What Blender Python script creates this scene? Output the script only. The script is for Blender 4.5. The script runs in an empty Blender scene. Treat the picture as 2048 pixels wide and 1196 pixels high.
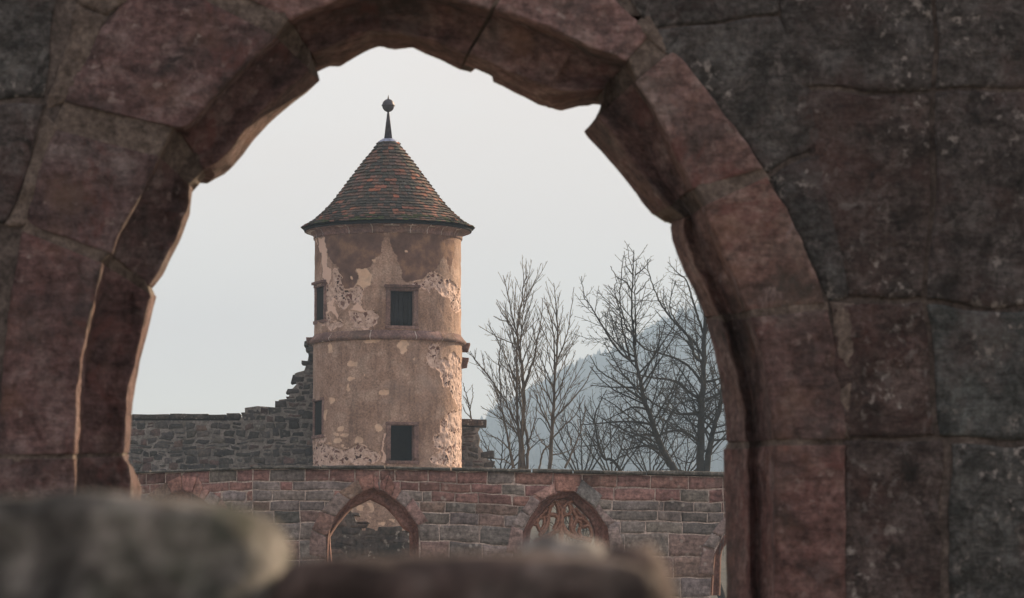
import bpy, bmesh, math, random
import numpy as np
from mathutils import Vector, noise
R = math.radians
random.seed(7)
S = bpy.context.scene
COL = S.collection

# ------------------------------------------------------------------ camera
LENS = 140.625
F = LENS * 2048 / 36.0
HOR = 1310.0
PITCH = math.atan((HOR - 598) / F)
EYE = Vector((0, 0, 1.6))
cam = bpy.data.cameras.new('camera'); cam_ob = bpy.data.objects.new('camera', cam); COL.objects.link(cam_ob)
cam.lens = LENS; cam.sensor_width = 36; cam.clip_start = 0.05; cam.clip_end = 20000
cam_ob.location = EYE; cam_ob.rotation_euler = (R(90) + PITCH, 0, 0)
cam.dof.use_dof = True; cam.dof.focus_distance = 125; cam.dof.aperture_fstop = 18
S.camera = cam_ob

# ------------------------------------------------------------------ light
SUN_AZ, SUN_EL = 44.0, 20.0
S.view_settings.view_transform = 'Standard'; S.view_settings.look = 'None'
S.view_settings.exposure = 0.95; S.view_settings.gamma = 1.0
w = bpy.data.worlds.new('World'); S.world = w; w.use_nodes = True
nt = w.node_tree; nt.nodes.clear()
def wn(t, **k):
    n = nt.nodes.new(t)
    for a, b in k.items(): setattr(n, a, b)
    return n
out = wn('ShaderNodeOutputWorld'); bg = wn('ShaderNodeBackground')
sky = wn('ShaderNodeTexSky', sky_type='NISHITA', sun_disc=False, sun_elevation=R(SUN_EL), sun_rotation=R(SUN_AZ))
sky.air_density = 1.0; sky.dust_density = 1.5
tc = wn('ShaderNodeTexCoord'); mp = wn('ShaderNodeMapping'); mp.inputs['Scale'].default_value = (2.2, 2.2, 7.0)
nz = wn('ShaderNodeTexNoise'); nz.inputs['Scale'].default_value = 1.6; nz.inputs['Detail'].default_value = 6
rp = wn('ShaderNodeValToRGB')
rp.color_ramp.elements[0].position = 0.36; rp.color_ramp.elements[0].color = (0.62, 0.62, 0.62, 1)
rp.color_ramp.elements[1].position = 0.62; rp.color_ramp.elements[1].color = (0.95, 0.95, 0.95, 1)
mx = wn('ShaderNodeMix', data_type='RGBA')
mx.inputs['B'].default_value = (5.25, 4.55, 4.15, 1)          # overcast cloud sheet
nt.links.new(tc.outputs['Generated'], mp.inputs['Vector']); nt.links.new(mp.outputs[0], nz.inputs['Vector'])
nt.links.new(nz.outputs['Fac'], rp.inputs[0]); nt.links.new(rp.outputs[0], mx.inputs['Factor'])
nt.links.new(sky.outputs[0], mx.inputs['A'])
# the overcast is brighter on the sun's side of the sky and duller on the side away from it
dt = wn('ShaderNodeVectorMath', operation='DOT_PRODUCT'); dt.inputs[1].default_value = (math.sin(R(SUN_AZ)) * .97, math.cos(R(SUN_AZ)) * .97, .24)
gr = wn('ShaderNodeMapRange', interpolation_type='SMOOTHSTEP')
for k_, v_ in (('From Min', -0.3), ('From Max', 0.6), ('To Min', 0.78), ('To Max', 1.18)): gr.inputs[k_].default_value = v_
ml = wn('ShaderNodeMix', data_type='RGBA', blend_type='MULTIPLY'); ml.inputs['Factor'].default_value = 1
nt.links.new(tc.outputs['Generated'], dt.inputs[0]); nt.links.new(dt.outputs['Value'], gr.inputs['Value'])
nt.links.new(mx.outputs['Result'], ml.inputs['A']); nt.links.new(gr.outputs[0], ml.inputs['B']); nt.links.new(ml.outputs['Result'], bg.inputs['Color'])
bg.inputs['Strength'].default_value = 0.1
nt.links.new(bg.outputs[0], out.inputs[0])
sl = bpy.data.lights.new('sun', 'SUN'); sl.energy = 5.0; sl.angle = R(0.5); sl.color = (1.0, 0.74, 0.47)
so = bpy.data.objects.new('sun', sl); COL.objects.link(so)
SDIR = Vector((math.sin(R(SUN_AZ)) * math.cos(R(SUN_EL)), math.cos(R(SUN_AZ)) * math.cos(R(SUN_EL)), math.sin(R(SUN_EL))))
so.rotation_euler = SDIR.to_track_quat('Z', 'Y').to_euler()
S.cycles.use_denoising = True
S.cycles.max_bounces = 6; S.cycles.volume_bounces = 0

# ------------------------------------------------------------------ helpers
def P(px, py, Y):
    u = (px - 1024) / F; v = (598 - py) / F
    d = Vector((u, math.cos(PITCH) - v * math.sin(PITCH), math.sin(PITCH) + v * math.cos(PITCH)))
    return EYE + d * (Y / d.y)
def zof(py, Y): return P(1024, py, Y).z
def xof(px, Y): return (px - 1024) / F * Y / math.cos(PITCH) * math.cos(PITCH) if False else P(px, 1000, Y).x
def nf(p, s, o=4): return noise.fractal(Vector(p) * s, 1.0, 2.0, o)

class MB:
    def __init__(self): self.v = []; self.f = []; self.c = []
    def add(self, vs, fs, col=(1, 1, 1)):
        b = len(self.v); self.v.extend(tuple(p) for p in vs)
        self.f.extend(tuple(i + b for i in f) for f in fs)
        if isinstance(col, list): self.c.extend(col)
        else: self.c.extend([col] * len(vs))
    def grid(self, rows, col=(1, 1, 1), flip=False, close=False):
        n = len(rows); m = len(rows[0]); vs = [p for r in rows for p in r]; fs = []
        for i in range(n - 1):
            for j in range(m - 1 + (1 if close else 0)):
                k = (j + 1) % m
                q = (i * m + j, i * m + k, (i + 1) * m + k, (i + 1) * m + j)
                fs.append(q[::-1] if flip else q)
        self.add(vs, fs, col)
    def box(self, lo, hi, col=(1, 1, 1)):
        x0, y0, z0 = lo; x1, y1, z1 = hi
        vs = [(x0,y0,z0),(x1,y0,z0),(x1,y1,z0),(x0,y1,z0),(x0,y0,z1),(x1,y0,z1),(x1,y1,z1),(x0,y1,z1)]
        self.add(vs, [(3,2,1,0),(4,5,6,7),(0,1,5,4),(1,2,6,5),(2,3,7,6),(3,0,4,7)], col)

def obj(name, mb, mat, parent=None, loc=None, smooth=True, label=None, cat=None, group=None, kind=None):
    base = Vector(parent['_w']) if parent is not None else Vector(loc or (0, 0, 0))
    me = bpy.data.meshes.new(name)
    v = np.array(mb.v, dtype=np.float64) - np.array(base)
    me.from_pydata(v.tolist(), [], mb.f); me.update()
    a = me.color_attributes.new('tint', 'FLOAT_COLOR', 'POINT')
    c = np.ones((len(mb.v), 4), dtype=np.float32)
    cc = np.array(mb.c, dtype=np.float32); c[:, :cc.shape[1]] = cc
    a.data.foreach_set('color', c.ravel())
    if smooth: me.polygons.foreach_set('use_smooth', [True] * len(me.polygons))
    me.materials.append(mat)
    o = bpy.data.objects.new(name, me); COL.objects.link(o)
    if parent is not None: o.parent = parent
    else: o.location = base
    o['_w'] = list(base)
    tag(o, label, cat, group, kind)
    return o
def tag(o, label=None, cat=None, group=None, kind=None):
    for k, x in (('label', label), ('category', cat), ('group', group), ('kind', kind)):
        if x: o[k] = x
def thing(name, loc, label, cat, group=None):
    o = bpy.data.objects.new(name, None); COL.objects.link(o); o.location = loc; o['_w'] = list(loc)
    o.empty_display_size = 0.2
    tag(o, label, cat, group); return o
def sub(o):                       # a mesh part may carry sub-parts: same world base
    return o

# ------------------------------------------------------------------ materials
class NT:
    def __init__(self, name):
        self.m = bpy.data.materials.new(name); self.m.use_nodes = True
        self.t = self.m.node_tree; self.t.nodes.clear()
        self.o = self.n('ShaderNodeOutputMaterial'); self.b = self.n('ShaderNodeBsdfPrincipled')
        self.t.links.new(self.b.outputs[0], self.o.inputs[0])
        self.co = self.n('ShaderNodeTexCoord').outputs['Object']
    def n(self, t, **k):
        x = self.t.nodes.new(t)
        for a, b in k.items():
            if a in x.inputs: x.inputs[a].default_value = b
            else: setattr(x, a, b)
        return x
    def l(self, a, b): self.t.links.new(a, b)
    def noise(self, s, d=6, r=0.6, vec=None, dist=0.0):
        x = self.n('ShaderNodeTexNoise'); x.inputs['Scale'].default_value = s; x.inputs['Detail'].default_value = d
        x.inputs['Roughness'].default_value = r; x.inputs['Distortion'].default_value = dist
        self.l(vec or self.co, x.inputs['Vector']); return x.outputs['Fac']
    def vor(self, s, feat='F1', vec=None, out='Distance'):
        x = self.n('ShaderNodeTexVoronoi'); x.feature = feat; x.inputs['Scale'].default_value = s
        self.l(vec or self.co, x.inputs['Vector']); return x.outputs[out]
    def ramp(self, src, stops):
        x = self.n('ShaderNodeValToRGB'); e = x.color_ramp.elements
        while len(e) < len(stops): e.new(0.5)
        for q, (p, c) in zip(e, stops):
            q.position = p; q.color = (*c, 1) if not isinstance(c, (int, float)) else (c, c, c, 1)
        self.l(src, x.inputs[0]); return x.outputs[0]
    def mix(self, f, a, b, mode='MIX'):
        x = self.n('ShaderNodeMix', data_type='RGBA', blend_type=mode)
        for s, v in (('Factor', f), ('A', a), ('B', b)):
            if isinstance(v, bpy.types.NodeSocket): self.l(v, x.inputs[s])
            elif s == 'Factor': x.inputs[s].default_value = v
            else: x.inputs[s].default_value = (*v, 1)
        return x.outputs['Result']
    def math(self, op, a, b=0.0):
        x = self.n('ShaderNodeMath', operation=op)
        for i, v in enumerate((a, b)):
            if isinstance(v, bpy.types.NodeSocket): self.l(v, x.inputs[i])
            else: x.inputs[i].default_value = v
        return x.outputs[0]
    def attr(self, name):
        x = self.n('ShaderNodeAttribute'); x.attribute_name = name; return x
    def done(self, col, rough=0.9, bump=None, dist=0.01, strength=0.6):
        self.l(col, self.b.inputs['Base Color']) if isinstance(col, bpy.types.NodeSocket) else setattr(self.b.inputs['Base Color'], 'default_value', (*col, 1))
        self.b.inputs['Roughness'].default_value = rough
        self.b.inputs['Specular IOR Level'].default_value = 0.2
        if bump is not None:
            x = self.n('ShaderNodeBump'); x.inputs['Distance'].default_value = dist; x.inputs['Strength'].default_value = strength
            self.l(bump, x.inputs['Height']); self.l(x.outputs[0], self.b.inputs['Normal'])
        return self.m

def stone(name, dark, mid, light, s=3.0, fine=25.0, lichen=None, stain=None, bump=0.01, warm=None, fleck=None, patch=None, red=None, bed=None):
    t = NT(name)
    c = t.ramp(t.noise(s, 8, 0.65, dist=0.4), [(0.36, dark), (0.5, mid), (0.66, light)])
    g = t.ramp(t.noise(fine, 5, 0.7), [(0.34, 0.52), (0.66, 1.4)])
    c = t.mix(1.0, c, g, 'MULTIPLY')
    if bed:
        q = t.n('ShaderNodeMapping'); q.inputs['Scale'].default_value = (1, 1, 5.5); q.inputs['Rotation'].default_value = (0, R(7), 0); t.l(t.co, q.inputs['Vector'])
        c = t.mix(1.0, c, t.ramp(t.noise(bed, 6, 0.7, q.outputs[0]), [(0.36, 0.72), (0.5, 1.0), (0.64, 1.22)]), 'MULTIPLY')
    if warm:
        c = t.mix(t.ramp(t.noise(s * 0.9, 4, 0.5), [(0.55, 0.0), (0.72, warm[1])]), c, warm[0])
    if stain:
        c = t.mix(t.ramp(t.noise(stain[2], 7, 0.7), [(0.5, 0.0), (0.66, stain[1])]), c, stain[0])
    c = t.mix(1.0, c, t.attr('tint').outputs['Color'], 'MULTIPLY')
    if red:
        c = t.mix(t.ramp(t.noise(red[2], 7, 0.7, dist=0.8), [(0.56, 0.0), (0.66, red[1])]), c, red[0])
    if patch:
        k = t.math('MULTIPLY', t.ramp(t.noise(patch[2], 9, 0.72, dist=0.6), [(0.56, 0.0), (0.62, 1.0)]), t.ramp(t.noise(patch[2] * 0.2, 3), [(0.4, 0.0), (0.6, patch[1])]))
        c = t.mix(k, c, patch[0])
    if fleck:
        k = t.math('MULTIPLY', t.ramp(t.noise(fleck[2], 4, 0.6), [(fleck[3] if len(fleck) > 3 else 0.60, 0.0), (0.68, 1.0)]), t.ramp(t.noise(fleck[2] * 0.12, 4), [(0.45, 0.0), (0.6, fleck[1])]))
        c = t.mix(k, c, fleck[0])
    if lichen:
        d = t.vor(lichen[2]); k = t.noise(lichen[2] * 0.22, 3)
        spot = t.math('MULTIPLY', t.ramp(d, [(0.16, 1.0), (0.3, 0.0)]), t.ramp(k, [(0.5, 0.0), (0.62, lichen[1])]))
        c = t.mix(spot, c, lichen[0])
    return t.done(c, 0.92, t.noise(fine * 0.7, 8, 0.7), bump, 0.7)

M = {}
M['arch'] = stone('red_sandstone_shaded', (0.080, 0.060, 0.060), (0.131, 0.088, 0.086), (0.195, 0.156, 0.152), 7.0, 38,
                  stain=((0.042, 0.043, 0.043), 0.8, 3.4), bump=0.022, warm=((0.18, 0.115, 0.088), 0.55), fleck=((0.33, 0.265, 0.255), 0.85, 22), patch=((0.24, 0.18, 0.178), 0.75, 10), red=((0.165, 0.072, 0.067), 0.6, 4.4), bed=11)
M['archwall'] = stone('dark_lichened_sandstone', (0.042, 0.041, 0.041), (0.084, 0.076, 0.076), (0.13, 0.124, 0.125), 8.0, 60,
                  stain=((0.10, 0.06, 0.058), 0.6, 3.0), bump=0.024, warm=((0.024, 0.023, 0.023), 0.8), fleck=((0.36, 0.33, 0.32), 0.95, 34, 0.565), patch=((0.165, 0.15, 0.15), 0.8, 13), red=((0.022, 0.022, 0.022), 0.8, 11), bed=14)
M['archmortar'] = stone('old_lime_mortar', (0.095, 0.075, 0.066), (0.148, 0.118, 0.104), (0.20, 0.162, 0.144), 9, 60, bump=0.006, stain=((0.07, 0.055, 0.05), 0.7, 9))
M['archbed'] = stone('dark_bed_mortar', (0.062, 0.052, 0.049), (0.10, 0.082, 0.076), (0.15, 0.125, 0.115), 12, 60, bump=0.008)
M['wall'] = stone('cloister_sandstone', (0.72, 0.72, 0.72), (0.95, 0.95, 0.95), (1.15, 1.15, 1.15), 1.1, 14,
                  lichen=((0.5, 0.47, 0.44), 0.45, 7.0), stain=((0.11, 0.105, 0.10), 0.6, 0.8), bump=0.02, bed=2.6, patch=((0.40, 0.33, 0.305), 0.45, 1.7))
M['wallmortar'] = stone('cloister_mortar', (0.34, 0.275, 0.255), (0.47, 0.385, 0.355), (0.57, 0.48, 0.445), 2.0, 18, stain=((0.14, 0.13, 0.12), 0.6, 1.3), bump=0.01)
M['mould'] = stone('arch_moulding_sandstone', (0.115, 0.062, 0.053), (0.20, 0.105, 0.09), (0.27, 0.155, 0.135), 2.2, 20, stain=((0.07, 0.06, 0.055), 0.5, 2.0), bump=0.02)
M['tracery'] = stone('tracery_sandstone', (0.20, 0.105, 0.075), (0.30, 0.165, 0.125), (0.38, 0.235, 0.19), 3.0, 25, bump=0.01)
M['coping'] = stone('lichened_coping', (0.05, 0.05, 0.047), (0.10, 0.097, 0.09), (0.19, 0.18, 0.165), 4.0, 20, lichen=((0.46, 0.45, 0.42), 0.7, 9.0), bump=0.02)
M['rubble'] = stone('dark_rubble_stone', (0.62, 0.62, 0.62), (0.95, 0.95, 0.95), (1.3, 1.28, 1.25), 1.6, 11, lichen=((0.33, 0.32, 0.3), 0.5, 6.0), bump=0.04)
M['rubmortar'] = stone('rubble_mortar', (0.12, 0.11, 0.105), (0.19, 0.175, 0.165), (0.26, 0.24, 0.23), 1.2, 9, bump=0.04)
M['lowwall'] = stone('lichened_ruin_stone', (0.04, 0.038, 0.036), (0.085, 0.07, 0.065), (0.15, 0.13, 0.12), 1.2, 8, lichen=((0.55, 0.53, 0.50), 1.0, 6.5), fleck=((0.5, 0.48, 0.45), 0.9, 5.0), bump=0.04)
M['trim'] = stone('tower_trim_sandstone', (0.15, 0.095, 0.085), (0.225, 0.14, 0.125), (0.30, 0.205, 0.185), 1.6, 14, stain=((0.10, 0.085, 0.078), 0.5, 1.2), bump=0.015)
M['trimjoint'] = stone('white_joint', (0.52, 0.46, 0.43), (0.6, 0.54, 0.51), (0.68, 0.62, 0.58), 2, 14)
M['rock'] = stone('near_stone', (0.028, 0.028, 0.028), (0.088, 0.083, 0.079), (0.29, 0.268, 0.252), 19, 120, stain=((0.04, 0.06, 0.035), 0.5, 14), bump=0.004)
M['rockred'] = stone('near_red_stone', (0.045, 0.035, 0.034), (0.085, 0.062, 0.058), (0.17, 0.14, 0.13), 24, 120, stain=((0.03, 0.028, 0.028), 0.6, 18), bump=0.004)
M['rockgrey'] = stone('near_pale_stone', (0.10, 0.085, 0.08), (0.26, 0.245, 0.235), (0.36, 0.34, 0.33), 28, 120, bump=0.004)
def simple(name, c, rough=0.6, metal=0.0, s=8, var=0.3):
    t = NT(name); g = t.ramp(t.noise(s, 5), [(0.3, 1 - var), (0.7, 1 + var)])
    m = t.done(t.mix(1.0, c, g, 'MULTIPLY'), rough); t.b.inputs['Metallic'].default_value = metal; return m
M['lead'] = simple('dark_sheet_metal', (0.075, 0.07, 0.085), 0.55, 0.4)
M['flash'] = simple('pale_lead_flashing', (0.30, 0.34, 0.48), 0.5, 0.3)
M['shade_panel'] = simple('shade_panel_grey', (0.020, 0.020, 0.023), 0.8)  # colour stands in for the shade of an open window
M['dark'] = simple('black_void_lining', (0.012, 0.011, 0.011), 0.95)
M['bark'] = simple('grey_bark', (0.034, 0.032, 0.029), 0.95, 0, 3, 0.45)
M['barkbrown'] = simple('brown_bark', (0.105, 0.086, 0.070), 0.95, 0, 3, 0.45)
M['ground'] = stone('worn_court_ground', (0.14, 0.13, 0.095), (0.22, 0.20, 0.16), (0.30, 0.275, 0.235), 0.5, 5, bump=0.02)
M['hill'] = simple('wooded_hill_ground', (0.075, 0.088, 0.098), 0.95, 0, 0.02, 0.4)  # pale blue base: part of the haze is put into the colour
M['forest'] = simple('conifer_forest', (0.075, 0.092, 0.105), 0.95, 0, 0.05, 0.4)  # lightened towards blue to paint in some of the distance haze

t = NT('roof_tile_clay')
c = t.mix(1.0, t.attr('tint').outputs['Color'], t.ramp(t.noise(14, 6, 0.7), [(0.34, 0.65), (0.68, 1.55)]), 'MULTIPLY')
c = t.mix(t.ramp(t.noise(3.2, 6, 0.7), [(0.56, 0.0), (0.68, 0.7)]), c, (0.06, 0.055, 0.045))
c = t.mix(t.math('MULTIPLY', t.ramp(t.vor(9), [(0.1, 1.0), (0.28, 0.0)]), t.ramp(t.noise(1.7, 3), [(0.52, 0.0), (0.62, 0.8)])), c, (0.30, 0.30, 0.26))
M['tile'] = t.done(c, 0.9, t.noise(20, 6), 0.01)

t = NT('tower_plaster')
mk = t.attr('tint'); sp = t.n('ShaderNodeSeparateColor'); t.l(mk.outputs['Color'], sp.inputs[0])
base = t.ramp(t.noise(1.1, 8, 0.7), [(0.36, (0.285, 0.185, 0.142)), (0.5, (0.372, 0.25, 0.197)), (0.64, (0.46, 0.335, 0.275))])
base = t.mix(1.0, base, t.ramp(t.noise(16, 6, 0.75), [(0.36, 0.6), (0.64, 1.3)]), 'MULTIPLY')
base = t.mix(t.ramp(t.noise(0.7, 5, 0.6), [(0.56, 0.0), (0.7, 0.55)]), base, (0.28, 0.21, 0.185))
mp3 = t.n('ShaderNodeMapping'); mp3.inputs['Scale'].default_value = (1, 1, 0.16); t.l(t.co, mp3.inputs['Vector'])
base = t.mix(1.0, base, t.ramp(t.noise(3.4, 6, 0.65, mp3.outputs[0]), [(0.36, 0.74), (0.5, 1.0), (0.66, 1.14)]), 'MULTIPLY')
st = t.ramp(t.noise(2.0, 7, 0.65), [(0.36, (0.115, 0.07, 0.058)), (0.5, (0.175, 0.105, 0.085)), (0.66, (0.30, 0.185, 0.125))])
base = t.mix(sp.outputs[0], base, st)
base = t.mix(sp.outputs[2], base, t.ramp(t.noise(3, 4), [(0.3, (0.66, 0.455, 0.335)), (0.7, (0.77, 0.57, 0.44))]))
wv = t.n('ShaderNodeVectorMath', operation='ADD')
nn = t.n('ShaderNodeTexNoise'); nn.inputs['Scale'].default_value = 4.0; t.l(t.co, nn.inputs['Vector'])
sc = t.n('ShaderNodeVectorMath', operation='SCALE'); sc.inputs['Scale'].default_value = 0.42; t.l(nn.outputs['Color'], sc.inputs[0])
mp2 = t.n('ShaderNodeMapping'); mp2.inputs['Scale'].default_value = (1, 1, 1.45)
t.l(t.co, wv.inputs[0]); t.l(sc.outputs[0], wv.inputs[1]); t.l(wv.outputs[0], mp2.inputs['Vector'])
cell = t.vor(5.6, 'F1', mp2.outputs[0], 'Color'); edge = t.vor(5.6, 'DISTANCE_TO_EDGE', mp2.outputs[0])
sc2 = t.n('ShaderNodeSeparateColor'); t.l(cell, sc2.inputs[0])
mort = t.ramp(t.noise(9, 6, 0.7), [(0.36, (0.42, 0.29, 0.24)), (0.62, (0.72, 0.55, 0.485))])
stn = t.ramp(sc2.outputs[0], [(0.1, (0.07, 0.045, 0.042)), (0.5, (0.16, 0.075, 0.06)), (0.9, (0.28, 0.19, 0.17))])
isst = t.math('MULTIPLY', t.ramp(edge, [(0.10, 0.0), (0.2, 1.0)]), t.math('MULTIPLY', t.ramp(sc2.outputs[1], [(0.38, 0.0), (0.44, 1.0)]), t.ramp(t.noise(1.6, 3), [(0.36, 0.35), (0.5, 1.0)])))
expo = t.mix(isst, mort, stn)
base = t.mix(sp.outputs[1], base, expo)
al = mk.outputs['Alpha']
base = t.mix(t.math('SUBTRACT', 1.0, al), base, (0.80, 0.58, 0.49))
bh = t.math('SUBTRACT', t.noise(14, 8, 0.7), t.math('MULTIPLY', t.math('MULTIPLY', isst, sp.outputs[1]), 1.5))
M['plaster'] = t.done(base, 0.93, bh, 0.025, 0.7)

# ------------------------------------------------------------------ setting
mb = MB(); n = 60
ys = sorted([-250 + 3280 * (i / n) ** 2.4 for i in range(n + 1)] + list(range(166, 300, 6)))
rows = []
for y in ys:
    rows.append([(-2600 + 5200 * j / 60, y, 0.25 * nf((j * 2.0, y * 0.05, 0), 0.3) + 12.5 * (lambda q: q * q * (3 - 2 * q))(min(1, max(0, (y - 172) / 110)))) for j in range(61)])
mb.grid(rows, [((1, 1, 1) if p[1] < 164 else (.3, .31, .32)) for q in rows for p in q])
obj('ground', mb, M['ground'], kind='structure', label='meadow ground around the ruin')

RIDGE = [(-2500, 1000), (0, 960), (700, 930), (900, 885), (930, 855), (1000, 812), (1080, 768), (1160, 722), (1220, 706), (1290, 662), (1330, 640), (1400, 606), (1480, 572), (1650, 565), (2000, 600), (2600, 660), (4500, 800)]
def ridge_y(px):
    return float(np.interp(px, [a for a, b in RIDGE], [b for a, b in RIDGE]))
HY0, HY1 = 1300.0, 2700.0
def hill_pt(px, s):
    Y = HY0 + (HY1 - HY0) * s
    zr = (HOR - ridge_y(px)) / F * HY1 - 26.0
    x = (px - 1024) / F * (HY1 * 0.75 + Y * 0.25)
    z = 9.0 + (zr - 8.0) * (s ** 0.85) + 4.0 * nf((px * 0.01, s * 3, 1.3), 1.0)
    return Vector((x, Y, z))
mb = MB()
mb.grid([[hill_pt(px, s / 24) for px in range(-2500, 4501, 70)] for s in range(25)])
rows = [[hill_pt(px, 1.0), hill_pt(px, 1.0) + Vector((0, 150, -40)), Vector((hill_pt(px, 1).x, 3000, -1))] for px in range(-2500, 4501, 70)]
mb.grid(list(zip(*rows)))
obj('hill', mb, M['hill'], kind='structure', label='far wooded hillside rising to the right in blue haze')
mb = MB()
rng = random.Random(5)
for i in range(5200):
    px = rng.uniform(700, 1650) if i < 4400 else rng.uniform(-1800, 4200); s = rng.random() ** 0.6
    if i % 4 == 0: s = rng.uniform(0.96, 1.0)
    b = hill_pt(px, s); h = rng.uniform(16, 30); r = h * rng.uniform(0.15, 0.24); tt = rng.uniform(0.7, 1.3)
    k = 8; a0 = rng.random() * 6
    tiers = [(0.1, 0.9), (0.3, 1.0), (0.33, 0.72), (0.5, 0.8), (0.53, 0.5), (0.7, 0.58), (0.73, 0.32), (0.86, 0.34), (1.0, 0.02)]
    rows = []
    for (zz, rr) in tiers:
        rows.append([b + Vector((math.cos(a0 + 6.283 * j / k) * r * rr * rng.uniform(0.7, 1.2), math.sin(a0 + 6.283 * j / k) * r * rr, h * zz * rng.uniform(0.97, 1.02))) for j in range(k)])
    mb.grid(rows, (tt, tt, tt), close=True)
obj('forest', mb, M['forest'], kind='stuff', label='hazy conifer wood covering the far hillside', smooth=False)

# ------------------------------------------------------------------ block builder
def block(mb, q, d, n, m, rnd, amp, tint, fs=6.0, gap=0.0, edge=None):
    """rounded stone: q = 4 front corners (bl, br, tr, tl), d = vector into the wall"""
    dn = d.normalized(); cx = (q[0] + q[1] + q[2] + q[3]) / 4
    if gap:
        L1 = ((q[1] - q[0]).length + (q[2] - q[3]).length) / 2; L2 = ((q[3] - q[0]).length + (q[2] - q[1]).length) / 2
        g1 = min(0.3, gap / max(L1, 1e-6)); g2 = min(0.3, gap / max(L2, 1e-6))
    else: g1 = g2 = 0
    L1 = (q[1] - q[0]).length; L2 = (q[3] - q[0]).length
    def bil(a, b):
        a = g1 + (1 - 2 * g1) * a; b = g2 + (1 - 2 * g2) * b
        return (q[0] * (1 - a) + q[1] * a) * (1 - b) + (q[3] * (1 - a) + q[2] * a) * b
    rows = []
    e = edge if edge is not None else rnd * 0.35
    for j in range(-1, m + 2):
        row = []
        for i in range(-1, n + 2):
            ii = min(max(i, 0), n); jj = min(max(j, 0), m)
            a, b = ii / n, jj / m
            p = bil(a, b)
            da = min(a, 1 - a) * L1; db = min(b, 1 - b) * L2; dd = min(da, db)
            k = max(0.0, 1 - dd / rnd) if rnd > 0 else 0
            back = rnd * 0.45 * k * k
            w_ = Vector((noise.noise(p * fs), noise.noise(p * fs + Vector((7, 3, 1))), noise.noise(p * fs + Vector((1, 9, 4)))))
            p = p + dn * (back - amp * (0.6 * w_.y + 0.5 * nf(p, fs * 2.3, 4))) + Vector((w_.x, 0, w_.z)) * (e * min(1, k * 1.5))
            if i < 0 or j < 0 or i > n or j > m: p = p + d
            row.append(p)
        rows.append(row)
    mb.grid(rows, tint)

def tint_mul(c, a=0.12, r=random):
    k = 1 + r.uniform(-a, a); return (c[0] * k, c[1] * k * (1 + r.uniform(-.03, .03)), c[2] * k * (1 + r.uniform(-.04, .04)))

# ------------------------------------------------------------------ foreground arch wall
YA, YB, YM, YC, YD, YE = 10.50, 10.70, 10.76, 10.72, 10.96, 11.30
SKY = [(262,1900),(262,1400),(262,1230),(283,985),(283,977),(276,957),(256,922),(258,907),(261,882),(266,801),(281,721),(301,641),(313,591),(306,576),(326,551),(341,520),(361,480),(379,430),(382,401),(386,374),(400,371),(415,351),(429,353),(444,344),(465,334),(487,308),(507,281),(541,244),(574,214),(608,185),(642,160),(638,145),(631,136),(636,132),(654,129),(673,122),(691,126),(711,114),(738,97),(753,91),(765,93),(778,97.5),(808,92.5),(824,95),(850,107),(880,120),(900,130),(921,140),(925,133),(930,130),(947,136),(967,144),(984,152),(986,164),(997,169),(1024,182),(1054,197),(1078,210),(1093,211),(1096,215),(1103,216),(1118,211),(1136,204),(1156,202),(1163,198),(1188,200),(1196,210),(1204,220),(1191,239),(1167,262),(1175,274),(1208,308),(1242,348),(1275,391),(1284,404),(1305,429),(1320,435),(1334,431),(1345,441),(1341,454),(1344,479),(1357,515),(1366,540),(1389,582),(1410,636),(1428,701),(1442,772),(1451,844),(1453,885),(1447,897),(1447,945),(1450,1004),(1453,1146),(1453,1400),(1453,1900)]
def K(d, c, b, a, o): return dict(D=d, C=c, B=b, A=a, O=o)
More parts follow.
